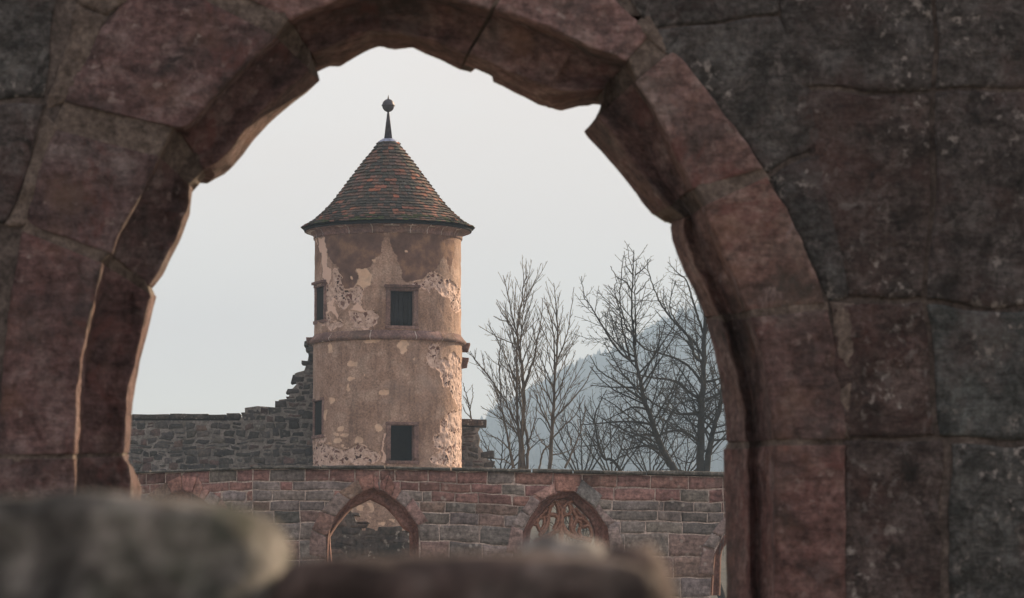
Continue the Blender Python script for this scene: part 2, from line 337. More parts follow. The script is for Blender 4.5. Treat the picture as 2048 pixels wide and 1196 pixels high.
STONES = [
 [K((262,1900),(248,1900),(160,1900),(146,1900),(-20,1900)), K((262,1400),(248,1400),(160,1400),(146,1400),(-18,1400))],
 [K((262,1400),(248,1400),(160,1400),(146,1400),(-18,1400)), K((283,985),(262,985),(160,985),(148,985),(-10,985)), K((258,907),(247,912),(163,915),(148,917),(-8,917))],
 [K((258,907),(247,907),(163,909),(148,910),(-8,910)), K((266,801),(253,801),(168,801),(152,801),(2,800)), K((281,721),(269,721),(177,715),(161,715),(8,700)), K((301,641),(289,636),(192,635),(178,635),(22,590)), K((313,591),(301,588),(218,533),(204,524),(46,460))],
 [K((306,576),(297,572),(230,516),(222,508),(50,448)), K((341,520),(332,512),(250,466),(240,462),(62,400)), K((379,430),(370,424),(285,396),(277,392),(82,335)), K((386,374),(379,368),(328,318),(320,312),(106,255))],
 [K((415,351),(408,340),(360,264),(350,254),(130,205)), K((465,334),(448,312),(390,256),(381,247),(152,150)), K((541,244),(520,222),(466,170),(458,162),(215,40)), K((642,160),(622,137),(562,80),(554,72),(300,-60))],
 [K((636,132),(622,104),(585,50),(578,40),(330,-90)), K((753,91),(746,62),(738,0),(736,-18),(720,-190)), K((850,107),(858,78),(880,12),(886,-6),(950,-170)), K((921,140),(932,110),(972,40),(980,20),(1060,-130))],
 [K((925,133),(938,104),(980,34),(988,16),(1066,-124)), K((1024,182),(1040,150),(1085,74),(1094,54),(1170,-70)), K((1103,216),(1122,178),(1170,110),(1180,92),(1240,10)), K((1188,200),(1206,178),(1246,134),(1254,122),(1306,64))],
 [K((1167,262),(1196,230),(1262,168),(1272,160),(1345,98)), K((1208,308),(1236,280),(1296,222),(1306,216),(1390,150)), K((1275,391),(1302,366),(1346,324),(1356,318),(1480,270)), K((1305,429),(1340,412),(1376,384),(1388,377),(1524,338))],
 [K((1345,441),(1368,436),(1396,420),(1408,410),(1534,352)), K((1344,479),(1372,478),(1412,465),(1424,460),(1566,410)), K((1366,540),(1397,540),(1444,530),(1455,526),(1612,500)), K((1410,636),(1440,632),(1484,626),(1497,622),(1652,606))],
 [K((1410,636),(1442,640),(1487,636),(1500,633),(1654,618)), K((1428,701),(1464,705),(1508,705),(1523,702),(1672,700)), K((1442,772),(1482,775),(1520,775),(1536,775),(1684,770)), K((1453,885),(1494,885),(1530,882),(1548,880),(1690,880))],
 [K((1447,897),(1496,897),(1530,892),(1548,890),(1691,890)), K((1447,945),(1497,945),(1530,945),(1549,945),(1691,945)), K((1453,1146),(1500,1146),(1532,1146),(1551,1146),(1692,1146)), K((1453,1400),(1500,1400),(1532,1400),(1551,1400),(1692,1400))],
 [K((1453,1400),(1500,1408),(1532,1408),(1551,1408),(1692,1408)), K((1453,1900),(1500,1900),(1532,1900),(1551,1900),(1692,1900))],
]
def sky_i(p): return min(range(len(SKY)), key=lambda i: (SKY[i][0] - p[0]) ** 2 + (SKY[i][1] - p[1]) ** 2)
def poly_at(pts, t):
    ls = [math.dist(a, b) for a, b in zip(pts, pts[1:])]; L = sum(ls)
    if L < 1e-9: return pts[0]
    s = t * L
    for i, l in enumerate(ls):
        if s <= l or i == len(ls) - 1:
            k = min(1, s / l) if l > 0 else 0
            return (pts[i][0] + (pts[i+1][0] - pts[i][0]) * k, pts[i][1] + (pts[i+1][1] - pts[i][1]) * k)
        s -= l
def cr(pts, u):
    n = len(pts) - 1; i = min(int(u), n - 1); f = u - i
    p1, p2 = pts[i], pts[i + 1]; p0 = pts[i - 1] if i > 0 else (2*p1[0]-p2[0], 2*p1[1]-p2[1]); p3 = pts[i + 2] if i + 2 <= n else (2*p2[0]-p1[0], 2*p2[1]-p1[1])
    return tuple(0.5 * ((2*p1[k]) + (-p0[k]+p2[k])*f + (2*p0[k]-5*p1[k]+4*p2[k]-p3[k])*f*f + (-p0[k]+3*p1[k]-3*p2[k]+p3[k])*f**3) for k in (0, 1))
def lerp2(a, b, t): return (a[0] + (b[0] - a[0]) * t, a[1] + (b[1] - a[1]) * t)
CEN = Vector(((860 - 1024) / F * YA, 0, zof(900, YA)))
def loft(mb, keys, rec=0.0, gap=0.0, rnd=0.02, amp=0.008, tint=(1, 1, 1), sid=0, step=5.0):
    nk = len(keys) - 1
    Lo = sum(math.dist(keys[i]['B'], keys[i+1]['B']) for i in range(nk)) + 1e-6
    N = max(3, int(Lo / step) if Lo < 900 else int(Lo / 20))
    i0 = [sky_i(k['D']) for k in keys]
    Lw = Lo / F * YA; rows = []; tin = []
    for a in range(N + 1):
        t = a / N
        if gap: t = gap / Lw + (1 - 2 * gap / Lw) * t
        u = t * nk; ki = min(int(u), nk - 1); fu = u - ki
        if i0[ki] < i0[ki + 1]: D = poly_at(SKY[i0[ki]:i0[ki + 1] + 1], fu)
        else: D = lerp2(keys[ki]['D'], keys[ki + 1]['D'], fu)
        C, B, A, O = (cr([k[x] for k in keys], u) for x in 'CBAO')
        de = min(t, 1 - t) * Lw; kk = max(0.0, 1 - de / rnd) if gap else 0.0; ends = 0.5 * rnd * kk * kk
        pD, pC, pB, pA, pO = P(*D, YD), P(*C, YC), P(*B, YB), P(*A, YA), P(*O, YA)
        M1 = P(*lerp2(C, B, 0.45), YM + (0.012 if B[0] > 1150 else -0.02))
        outw = (pO - pD); outw.y = 0; outw.normalize()
        pE = Vector((pD.x, YE, pD.z)) + outw * 0.05
        pF = pO + Vector((0, 0.15, 0))
        prof = []
        for (p, q, ns) in ((pE, pD, 3), (pD, pC, 7), (pC, M1, 6), (M1, pB, 6), (pB, pA, 6), (pA, pO, 22), (pO, pF, 1)):
            for s in range(ns): prof.append(p.lerp(q, s / ns))
        prof.append(pF)
        for j, p in enumerate(prof):
            edge = 1.0 if j > 4 else 0.25
            w_ = noise.noise(p * 7.0 + Vector((sid * 3.1, 0, 0))); h = nf(p + Vector((sid * 1.7, 0, 0)), 14.0, 5)
            ddo = (p - pO).length; ro = max(0, 1 - ddo / rnd) ** 2 * 0.4 * rnd if gap else 0
            dy = (-amp * (w_ + 0.7 * h)) * edge + rec + ends + ro
            side = (0.5 * amp * h * edge) + rec * 0.6 + ends * 0.5
            # soften arrises
            prof[j] = p + Vector((0, dy, 0)) + outw * side
        rows.append(prof)
    mb.grid(rows, tint, flip=True)
    if gap:
        for r_ in (rows[0], rows[-1]):
            mid = [p + Vector((0, 0.0, 0)) for p in r_]
            c_ = (mid[0] + mid[-1]) / 2 + Vector((0, 0.1, 0))
            b = len(mb.v); mb.add(mid + [c_], [(i, i + 1, len(mid)) for i in range(len(mid) - 1)], tint)

wall0 = thing('ruined_arch_wall', (0, YA, 0), 'dark red sandstone ruin wall framing the view with its broken pointed arch opening', 'wall')
STINT = [(1,.95,.97),(.95,.88,.9),(1.08,.97,.99),(.95,.95,.98),(1.1,1.02,1.04),(1.5,1.36,1.33),(1.7,1.6,1.58),(1.45,1.38,1.34),(1.42,1.3,1.2),(1.0,.95,.94),(1.18,1.0,.97),(1.0,.86,.84)]  # stones at the crown tinted brighter, in place of light bounced from below
for i, ks in enumerate(STONES):
    mb = MB(); loft(mb, ks, gap=0.0025, rnd=0.009, amp=0.010, tint=STINT[i], sid=i)
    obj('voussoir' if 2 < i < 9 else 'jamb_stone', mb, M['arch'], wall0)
mb = MB()
for a, b in zip(STONES, STONES[1:]):
    k0, k1 = a[-1], b[0]
    if math.dist(k0['A'], k1['A']) < 14:
        m_ = {x: lerp2(k0[x], k1[x], 0.5) for x in 'CBAO'}
        def off(x, s):
            v = (k1[x][0] - k0[x][0], k1[x][1] - k0[x][1]); L = math.hypot(*v) or 1
            if L < 2: v, L = ((0, -1), 1) if k0['A'][0] < 800 else ((0, 1), 1)
            return (m_[x][0] + v[0] / L * s, m_[x][1] + v[1] / L * s)
        q0 = {x: off(x, -9) for x in 'CBAO'}; q1 = {x: off(x, 9) for x in 'CBAO'}
        q0['D'] = k0['D']; q1['D'] = k1['D']
    else:
        q0, q1 = {}, {}
        for x in 'CBAO':
            v = (k1[x][0] - k0[x][0], k1[x][1] - k0[x][1]); L = math.hypot(*v) or 1
            q0[x] = (k0[x][0] - v[0] / L * 9, k0[x][1] - v[1] / L * 9); q1[x] = (k1[x][0] + v[0] / L * 9, k1[x][1] + v[1] / L * 9)
        q0['D'] = k0['D']; q1['D'] = k1['D']
    loft(mb, [q0, q1], rec=0.008, amp=0.006, step=3)
obj('mortar_joint', mb, M['archmortar'], wall0)

BL = [  # (quad px bl, br, tr, tl ; tint)
 [(1540,349),(1658,290),(1560,-330),(1240,-330)], 
]
QUADS = [
 ([(1534,346),(1652,282),(1566,30),(1292,58)], (.98,1.0,1.0)),
 ([(1290,56),(1566,26),(1560,-330),(1075,-330),], (.9,.92,.92)),
 ([(1660,598),(1698,590),(1656,290),(1540,354)], (.95,1.0,1.02)),
 ([(1700,590),(1848,592),(1862,184),(1580,186)], (.95,.85,.83)),
 ([(1858,600),(2130,612),(2130,186),(1872,182)], (.9,.86,.86)),
 ([(1572,178),(1862,174),(1852,-330),(1566,-330)], (.92,.92,.92)),
 ([(1872,174),(2130,178),(2130,-330),(1860,-330)], (1.0,1.0,1.0)),
 ([(1688,876),(1872,872),(1846,602),(1660,606)], (1.0,.80,.77)),
 ([(1880,874),(2130,880),(2130,622),(1856,610)], (1.04,1.2,1.22)),
 ([(1688,1240),(1884,1240),(1884,884),(1688,882)], (1.0,.86,.84)),
 ([(1902,1240),(2130,1240),(2130,890),(1902,888)], (1.0,1.1,1.11)),
 ([(-90,196),(88,192),(170,-330),(-90,-330)], (1.0,1.05,1.05)),
 ([(250,-70),(330,-140),(420,-330),(180,-330)], (.95,.95,.95)),
 ([(-90,452),(12,450),(84,232),(88,202),(-90,202)][:2] + [(88,204),(-90,202)], (1.1,1.05,1.05)),
 ([(340,-100),(730,-200),(730,-330),(430,-330)], (1,1,1)),
 ([(736,-200),(1060,-140),(1060,-330),(736,-330)], (1,1,1)),
]
mb = MB()
for q, tn in QUADS:
    pts = [P(*p, YA + 0.004) for p in q]
    L1 = (pts[1] - pts[0]).length; L2 = (pts[3] - pts[0]).length
    block(mb, pts, Vector((0, 0.16, 0)), max(6, int(L1 / 0.009)), max(6, int(L2 / 0.009)), 0.007, 0.012, tn, 7.0, 0.0012, 0.02)
rng = random.Random(3)
def fill(mb, x0, x1, y0, y1, hh, ww):
    y = y0
    while y < y1 - 1:
        h = min(rng.uniform(*hh), y1 - y); h = y1 - y if y1 - y - h < 60 else h
        x = x0
        while x < x1 - 1:
            w_ = min(rng.uniform(*ww), x1 - x); w_ = x1 - x if x1 - x - w_ < 90 else w_
            q = [P(x, y + h, YA), P(x + w_, y + h, YA), P(x + w_, y, YA), P(x, y, YA)]
            block(mb, q, Vector((0, 0.16, 0)), 8, 6, 0.03, 0.014, tint_mul((1, .92, .9), .15, rng), 7, 0.006)
            x += w_
        y += h
fill(mb, -1700, -92, -330, 2530, (210, 300), (260, 480))
fill(mb, 2132, 3400, -330, 2530, (210, 300), (260, 480))
fill(mb, 1700, 2130, 1246, 2530, (230, 300), (200, 300))
fill(mb, -90, -20, 460, 2530, (230, 300), (200, 300))
fill(mb, -20, 1692, 1910, 2530, (230, 310), (280, 480))
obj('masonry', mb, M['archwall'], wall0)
mb = MB()
for q in ([(10,454),(50,452),(114,250),(86,226)], [(86,226),(130,204),(214,36),(150,10)], [(150,10),(214,36),(302,-62),(238,-110)], [(1692,884),(1706,884),(1704,600),(1660,604)], [(1262,44),(1338,112),(1352,100),(1292,24)]):
    pts = [P(*p, YA + 0.003) for p in q]
    block(mb, pts, Vector((0, 0.12, 0)), max(6, int((pts[1] - pts[0]).length / 0.008)), 30, 0.012, 0.012, (1, 1, 1), 9.0, 0.0, 0.02)
obj('mortar_band', mb, M['archmortar'], wall0)
# core of the wall (mortar bed): pieces round the opening, set behind the faces
mb = MB()
def slab(x0, x1, y0, y1, ya=YA + 0.013, yb=YE - 0.002):
    a = P(x0, y1, YA); b = P(x1, y0, YA)
    mb.box((a.x, ya, max(0, a.z)), (b.x, yb, b.z))
slab(-1695, -40, -320, 2530, YA + .016); slab(1720, 3390, -320, 2530, YA + .016); slab(-40, 1720, 1905, 2530, YA + .019)
for k in range(0, 46):            # stepped core following the ring between A and the wall
    yy0, yy1 = -320 + k * 50, -270 + k * 50
    if yy0 > 1900: break
    ring = [(kk['A'], kk['O']) for s_ in STONES for kk in s_]
    lx = [0.35 * a[0] + 0.65 * o[0] for a, o in ring if a[0] < 740]; ly = [0.35 * a[1] + 0.65 * o[1] for a, o in ring if a[0] < 740]
    rx = [0.35 * a[0] + 0.65 * o[0] for a, o in ring if a[0] > 730]; ry = [0.35 * a[1] + 0.65 * o[1] for a, o in ring if a[0] > 730]
    if yy1 < -110: slab(-40, 1720, yy0, min(yy1, -110) + 0)
    else:
        xl = min(np.interp([yy0, yy1], ly[::-1], lx[::-1])); xr = max(np.interp([yy0, yy1], ry, rx))
        slab(-40, xl, yy0, yy1); slab(xr, 1720, yy0, yy1)
obj('wall_core', mb, M['archbed'], wall0, smooth=False)

# ------------------------------------------------------------------ near stones
YR = 1.85
zt = zof(1236, YR)
low = thing('low_wall', (0, YR + 0.1, 0), 'low rough stone wall at the very bottom edge carrying the blurred stones', 'wall')
mb = MB(); rng = random.Random(11)
z = 0.0
while z < zt - 0.01:
    h = min(rng.uniform(0.1, 0.17), zt - z); h = zt - z if zt - z - h < 0.06 else h
    x = -1.0
    while x < 1.0:
        w_ = rng.uniform(0.16, 0.34)
        q = [Vector((x, YR - 0.09, z)), Vector((x + w_, YR - 0.09, z)), Vector((x + w_, YR - 0.09, z + h)), Vector((x, YR - 0.09, z + h))]
        block(mb, q, Vector((0, 0.4, 0)), 6, 5, 0.03, 0.01, tint_mul((1, 1, 1), .2, rng), 9, 0.004)
        x += w_
    z += h
obj('masonry', mb, M['rockred'], low)
mb = MB(); mb.box((-0.99, YR - 0.07, 0), (1.2, YR + 0.29, zt - 0.012)); obj('wall_core', mb, M['archmortar'], low, smooth=False)

def rock(name, x0, x1, ytop, Y, depth, mat, label, seed, e=2.6, tilt=0.0, amp=0.12, slope=0.0, eh=None):
    c = (P(x0, 1236, Y) + P(x1, 1236, Y)) / 2
    a = abs(P(x1, 1236, Y).x - P(x0, 1236, Y).x) / 2; h = zof(ytop, Y) - zt
    mb = MB(); nu, nv = 72, 30; rows = []
    for j in range(nv + 1):
        ph = -0.25 + (math.pi / 2 + 0.25) * j / nv; row = []
        for i in range(nu):
            th = 2 * math.pi * i / nu
            f = lambda v, p: math.copysign(abs(v) ** (2 / p), v)
            x = f(math.cos(ph), e) * f(math.cos(th), eh or e); y = f(math.cos(ph), e) * f(math.sin(th), eh or e); zz = f(math.sin(ph), e)
            p = Vector((x, y, zz)); k = 1 + amp * nf(p + Vector((seed, 0, 0)), 1.1, 4) + amp * 0.4 * noise.noise(p * 3 + Vector((seed, 2, 0)))
            sx = x * k; zz *= 1 - slope * max(0.0, (sx - .35) / .65) ** 1.4
            row.append(Vector((c.x + a * sx, Y + 0.02 + depth * y * k, zt - 0.002 + max(-0.0, h * zz * k * (1 + tilt * sx)))))
        rows.append(row)
    mb.grid(rows, close=True)
    return obj(name, mb, mat, loc=(c.x, Y, zt), label=label, cat='stone')
rock('boulder', -130, 560, 985, YR + .03, 0.08, M['rock'], 'big blurred grey boulder at bottom left, its right flank lit by the sun', 1.0, 8.0, 0.0, 0.08, 0.08, 2.6)
rock('loose_stone', 536, 1330, 1102, YR - 0.02, 0.05, M['rockred'], 'long flat dark red stone along the bottom right of the big boulder', 5.0, 4.2, 0.0, 0.10)
rock('loose_stone', 1000, 1262, 1064, YR + 0.10, 0.05, M['rockgrey'], 'pale grey blurred stone peeping up behind the long dark red stone', 8.2, 2.8, 0.0, 0.12)
rock('loose_stone', 1178, 1352, 1073, YR - 0.005, 0.045, M['rockred'], 'round dark red blurred stone at the right end of the low wall', 12.4, 2.5, 0.0, 0.10)

# ------------------------------------------------------------------ cloister wall
YW = 69.0
def Yw(px): return float(np.interp(px, [-400, 270, 505, 760, 1446, 2400], [75.2, 70.6, 69.0, 69.0, 72.0, 76.2]))
def zw(px, py): return zof(py, Yw(px))
def W(px, z, dy=0.0):
    Y = Yw(px); return Vector(((px - 1024) / F * Y, Y + dy, z))
def Wp(px, py, dy=0.0): return W(px, zw(px, py), dy)
def lev(py): return zof(py, YW)
cl = thing('cloister_wall', (0, YW, 0), 'coursed red and grey sandstone cloister wall with arched windows in front of the tower', 'wall')
OUT_L = [(653,1150),(653.4,1074.5),(662.7,1047.7),(680,1021),(704,995.5),(725.6,982.8),(747,976),(767,982.8),(789.8,998),(810,1015.6),(827,1041),(835,1053),(838,1075),(838,1150)]
IN_L = [(665,1150),(657.4,1074),(664.7,1061),(674.8,1046),(693.5,1023.6),(703,1014),(737.7,997),(767,1011.6),(788.5,1033),(802,1053),(808,1058),(819,1063),(820,1080),(820,1150)]
OUT_R = [(1038,1150),(1043,1072),(1059.5,1037),(1082,1005),(1103.6,990),(1138.4,979),(1161,990),(1189,1018),(1210.7,1049),(1217,1064),(1222,1150)]
IN_R = [(1058,1150),(1059.5,1077),(1062,1058),(1074,1037),(1097,1010),(1111.7,999.6),(1127.7,995.5),(1142,1001),(1158,1015.6),(1178,1036),(1188,1058),(1190,1080),(1192,1150)]
pz = lambda pts: [(a, zw(a, b)) for a, b in pts]
OL, IL, OR_, IR = pz(OUT_L), pz(IN_L), pz(OUT_R), pz(IN_R)
sh = lambda pts, d, dz=0: [(a + d, b + dz) for a, b in pts]
ZS = lev(1240)                                              # sill of the windows, below the frame
OPEN = [OL, OR_, sh(OL, -383), sh(OR_, 383, -.33), sh(OL, -766), sh(OR_, 766)]
def extent(op, z0, z1):
    if z1 < ZS or z0 > max(b for a, b in op): return None
    xs = []
    for (a, b), (c_, d) in zip(op, op[1:]):
        for z in np.linspace(z0, z1, 5):
            if min(b, d) - 1e-9 <= z <= max(b, d) + 1e-9:
                k = 0 if abs(d - b) < 1e-9 else (z - b) / (d - b); xs.append(a + (c_ - a) * k)
    if z0 < op[0][1]: xs += [op[0][0], op[-1][0]]
    return (min(xs), max(xs)) if xs else None
def spans(x0, x1, z0, z1, pad):
    res = [(x0, x1)]
    for op in OPEN:
        e = extent(op, z0, z1)
        if e is None: continue
        a, b = e[0] - pad, e[1] + pad; nr = []
        for (p, q) in res:
            if q <= a or p >= b: nr.append((p, q)); continue
            if p < a - 1: nr.append((p, a))
            if q > b + 1: nr.append((b, q))
        res = nr
    return res
core = MB(); X0, X1 = -420, 2380
ZT = lev(938)
zz = 0.0; hstep = 0.035
def strip(a, b, z0, z1):
    cuts = [a] + [c_ for c_ in sorted(list(range(-400, 2400, 40)) + [270, 505]) if a < c_ < b] + [b]
    for p, q in zip(cuts, cuts[1:]):
        vs = [W(p, z0, .011), W(q, z0, .011), W(q, z0, .6), W(p, z0, .6), W(p, z1, .011), W(q, z1, .011), W(q, z1, .6), W(p, z1, .6)]
        core.add(vs, [(3,2,1,0),(4,5,6,7),(0,1,5,4),(1,2,6,5),(2,3,7,6),(3,0,4,7)])
strip(X0, X1, 0, ZS)
z = ZS
while z < ZT:
    z1 = min(z + hstep, ZT)
    for a, b in spans(X0, X1, z, z1, 0.0): strip(a, b, z, z1)
    z = z1
obj('wall_core', core, M['wallmortar'], cl, smooth=False)
LEVL = [938, 963, 981, 1002, 1022, 1046, 1080, 1120, 1160, 1215, 1290, 1370, 1500]
LEVR = [938, 965, 992, 1013, 1034, 1058, 1106, 1150, 1190, 1235, 1300, 1380, 1500]
RED, GREY, DGREY = (0.285, 0.165, 0.152), (0.225, 0.197, 0.19), (0.15, 0.138, 0.133)
stone_mb = MB(); rng = random.Random(21)
def lz(i, px):
    k = min(1, max(0, (px - 900) / 350)); return max(0.0, lev(LEVL[i] * (1 - k) + LEVR[i] * k))
CUTS = {0: [278,293,330,363,419,474,540,610,658,710,790,856,914,974,1030,1105,1165,1234,1300,1377,1450],
        1: [300,402,459,560,585,705,800,838,879,942,1005,1050,1100,1228,1310,1360,1418],
        2: [610,668,740,845,862,910,955,1025,1060,1225,1318,1327,1388,1442],
        3: [540,600,650,840,890,950,1035,1316,1362,1414]}
for i in range(len(LEVL) - 1):
    cuts = CUTS.get(i, [])
    lo = min(cuts) if cuts else 600; hi = max(cuts) if cuts else 600
    cuts = list(cuts) or [600]
    x = lo
    while x > X0: x -= rng.uniform(45, 85) * (1.3 if i > 4 else 1); cuts.append(x)
    x = hi
    while x < X1: x += rng.uniform(45, 85) * (1.3 if i > 4 else 1); cuts.append(x)
    cuts = sorted(cuts + [270, 505, 760, 1446])
    cuts = [c_ for k_, c_ in enumerate(cuts) if k_ == 0 or c_ - cuts[k_ - 1] > 4 or c_ in (505, 760, 1446, 270)]
    for a, b in zip(cuts, cuts[1:]):
        zb, ztp = lz(i + 1, (a + b) / 2), lz(i, (a + b) / 2)
        if ztp - zb < 0.02 or b - a < 2: continue
        nsub = 3
        def ext2(z):
            res = []
            for op in OPEN:
                e = extent(op, z, z + 1e-4)
                if e is None and z > max(q_[1] for q_ in op):
                    ax = max(op, key=lambda q_: q_[1])[0]; e = (ax, ax)
                res.append(e)
            return res
        eb, et = ext2(zb), ext2(ztp)
        pieces = [((a, b), (a, b))]                      # (bottom span, top span)
        for op, e0, e1 in zip(OPEN, eb, et):
            if e0 is None or e1 is None or ztp < ZS or zb > max(q_[1] for q_ in op): continue
            new = []
            for (p0, q0), (p1, q1) in pieces:
                if q0 <= e0[0] - 1.5 or p0 >= e0[1] + 1.5: new.append(((p0, q0), (p1, q1))); continue
                l0, l1, r0_, r1_ = min(q0, e0[0] - 1.5), min(q1, e1[0] - 1.5), max(p0, e0[1] + 1.5), max(p1, e1[1] + 1.5)
                if l0 - p0 > 1 or (l1 - p1 > 3): new.append(((p0, max(l0, p0 + .5)), (p1, max(l1, p1 + .5))))
                if q0 - r0_ > 1 or (q1 - r1_ > 3): new.append(((min(r0_, q0 - .5), q0), (min(r1_, q1 - .5), q1)))
            pieces = new
        for (p0, q0), (p1, q1) in pieces:
            p, q = min(p0, p1), max(q0, q1)
            if q - p < 3: continue
            g = rng.random()
            if i <= 1: col = RED if g < 0.82 else GREY
            elif i == 2: col = GREY if (g < 0.6 and p < 1150) or g < 0.4 else RED
            else: col = GREY if g < 0.62 else ((0.24, 0.17, 0.155) if g < 0.9 else DGREY)
            if 545 < p < 600 and 4 <= i <= 6: col = (0.10, 0.097, 0.094)
            j = lambda: rng.uniform(-0.008, 0.008)
            quad = [W(p0, lz(i + 1, p0) + j()), W(q0, lz(i + 1, q0) + j()), W(q1, lz(i, q1) + j()), W(p1, lz(i, p1) + j())]
            block(stone_mb, quad, Vector((0, .06, 0)), max(4, int((q - p) / 5)), 5, 0.014, 0.005, tint_mul(col, .18, rng), 3.0, 0.010, 0.022)
obj('masonry', stone_mb, M['wall'], cl)
# coping stones
cops = [(-420,-120,0.03),(-116,190,0.03),(193,300,0.02),(303,420,0.025),(423,503,0.02),(506,640,0.0),(643,768,-.004),(771,900,0.006),(903,1062,0.0),(1065,1145,-.012),(1148,1293,-.005),(1296,1450,-.03),(1453,1800,-.03),(1803,2380,-.03)]
for a, b, dz in cops:
    mb = MB(); zb = lev(938) - dz * 0.4 + 0.002; ztp = lev(931.5) - dz
    cuts = np.linspace(a, b, max(3, int((b - a) / 5)))
    rows = []
    for k, px in enumerate(cuts):
        jt = lambda s_: 0.007 * nf((px * 0.03, s_, a), 1.5, 4)
        pr = [(.62, zb), (-.075, zb), (-.085, zb + .012), (-.085 + jt(1), (zb + ztp) / 2), (-.075 + jt(2), ztp - .012 + jt(3)), (-.05, ztp + jt(4)), (.15, ztp + .006 + jt(5)), (.45, ztp + .006), (.66, ztp), (.66, zb)]
        rows.append([W(px, z_, dy) for dy, z_ in pr])
    mb.grid(rows)
    for r_ in (rows[0], rows[-1]): mb.add(r_, [tuple(range(len(r_)))])
    obj('coping_stone', mb, M['coping'], cl)

V_L = [((655,1073),(622,1060)),((672,1033),(640,1022)),((701,998),(676,984)),((725.6,983.5),(716,958)),((748,976),(745.6,945)),((768,983),(779,950)),((782,993),(790,970)),((791,999),(804,979)),((810,1016),(826,996)),((834,1052),(858,1042))]
V_L0 = [((653,1118),(618,1110)), ((655,1074),(622,1061))]
VT_L = [(0.26,.165,.14),(.23,.185,.17),(.27,.19,.15),(.36,.20,.165),(.35,.19,.165),(.33,.18,.15),(.32,.19,.165),(.24,.20,.19),(.26,.17,.155)]
Q_R = [[(1046,1057),(1059.5,1033),(1041,1021),(1022,1048)], [(1059.5,1033),(1081,1003.6),(1063.5,990),(1041,1020)], [(1085,999.6),(1111.7,985),(1109,966),(1066,989)],
       [(1111.7,983.5),(1152,982),(1162.5,948),(1107.7,948)], [(1152,986),(1190.6,1015.6),(1205,991.5),(1164,957)], [(1190.6,1018),(1213,1054),(1230.7,1043.7),(1197,1007.6)],
       [(1044,1110),(1046,1060),(1022,1051),(1012,1105)], [(1215,1057),(1221,1110),(1250,1100),(1236,1052)]]
VT_R = [(.235,.20,.19),(.25,.195,.185),(.34,.215,.19),(.36,.20,.165),(.20,.19,.185),(.23,.18,.17),(.25,.18,.165),(.25,.2,.185)]
def vous(parent, quad, tn):
    tn = tuple(c_ * f_ for c_, f_ in zip(tn, (1.2, 1.2, 1.24))); mb = MB(); block(mb, quad, Vector((0, .25, 0)), 8, 8, 0.014, 0.006, tn, 3.0, 0.006, 0.016); obj('voussoir', mb, M['wall'], parent)
def ring_quads(vl):
    return [[(*a[0],), (*b[0],), (*b[1],), (*a[1],)] for a, b in zip(vl, vl[1:])]
def surround(o_, i_, quads, tints, dx, dz=0.0):
    """moulded ring of one window (a part) with its voussoirs as sub-parts"""
    mb = MB(); rows = []
    N = 60
    for k in range(N + 1):
        a = poly_at(o_, k / N); b = poly_at(i_, k / N)
        ln = lambda s_: (a[0] + (b[0] - a[0]) * s_ + dx, a[1] + (b[1] - a[1]) * s_ + dz)
        e = 0.006 * nf((a[0] * .05, a[1], 3), 2.0, 4)
        prof = [W(*ln(-0.12), .03), W(*ln(0), -.012), W(*ln(.12), .05 + e), W(*ln(.3), .14), W(*ln(.5), .165 + e), W(*ln(.62), .15), W(*ln(.8), .15 + e), W(*ln(.95), .19), W(*ln(1.0), .26), W(*ln(1.0), .62)]
        rows.append(prof)
    mb.grid(rows, flip=True)
    m = obj('window_surround', mb, M['mould'], cl)
    for q, tn in zip(quads, tints):
        vous(m, [W(p[0] + dx, p[1] + dz, -.014) for p in q], tn)
    return m
ql = [pz(q) for q in ring_quads(V_L0[:]) + ring_quads(V_L)]
qr = [pz(q) for q in Q_R]
vtl = [(.24, .17, .155)] + VT_L
surround(OL, IL, ql, vtl, 0)
sR = surround(OR_, IR, qr, VT_R, 0)
surround(OL, IL, ql, vtl, -383)
surround(OR_, IR, qr, VT_R, 383, -.33)
surround(OL, IL, ql, vtl, -766); surround(OR_, IR, qr, VT_R, 766)
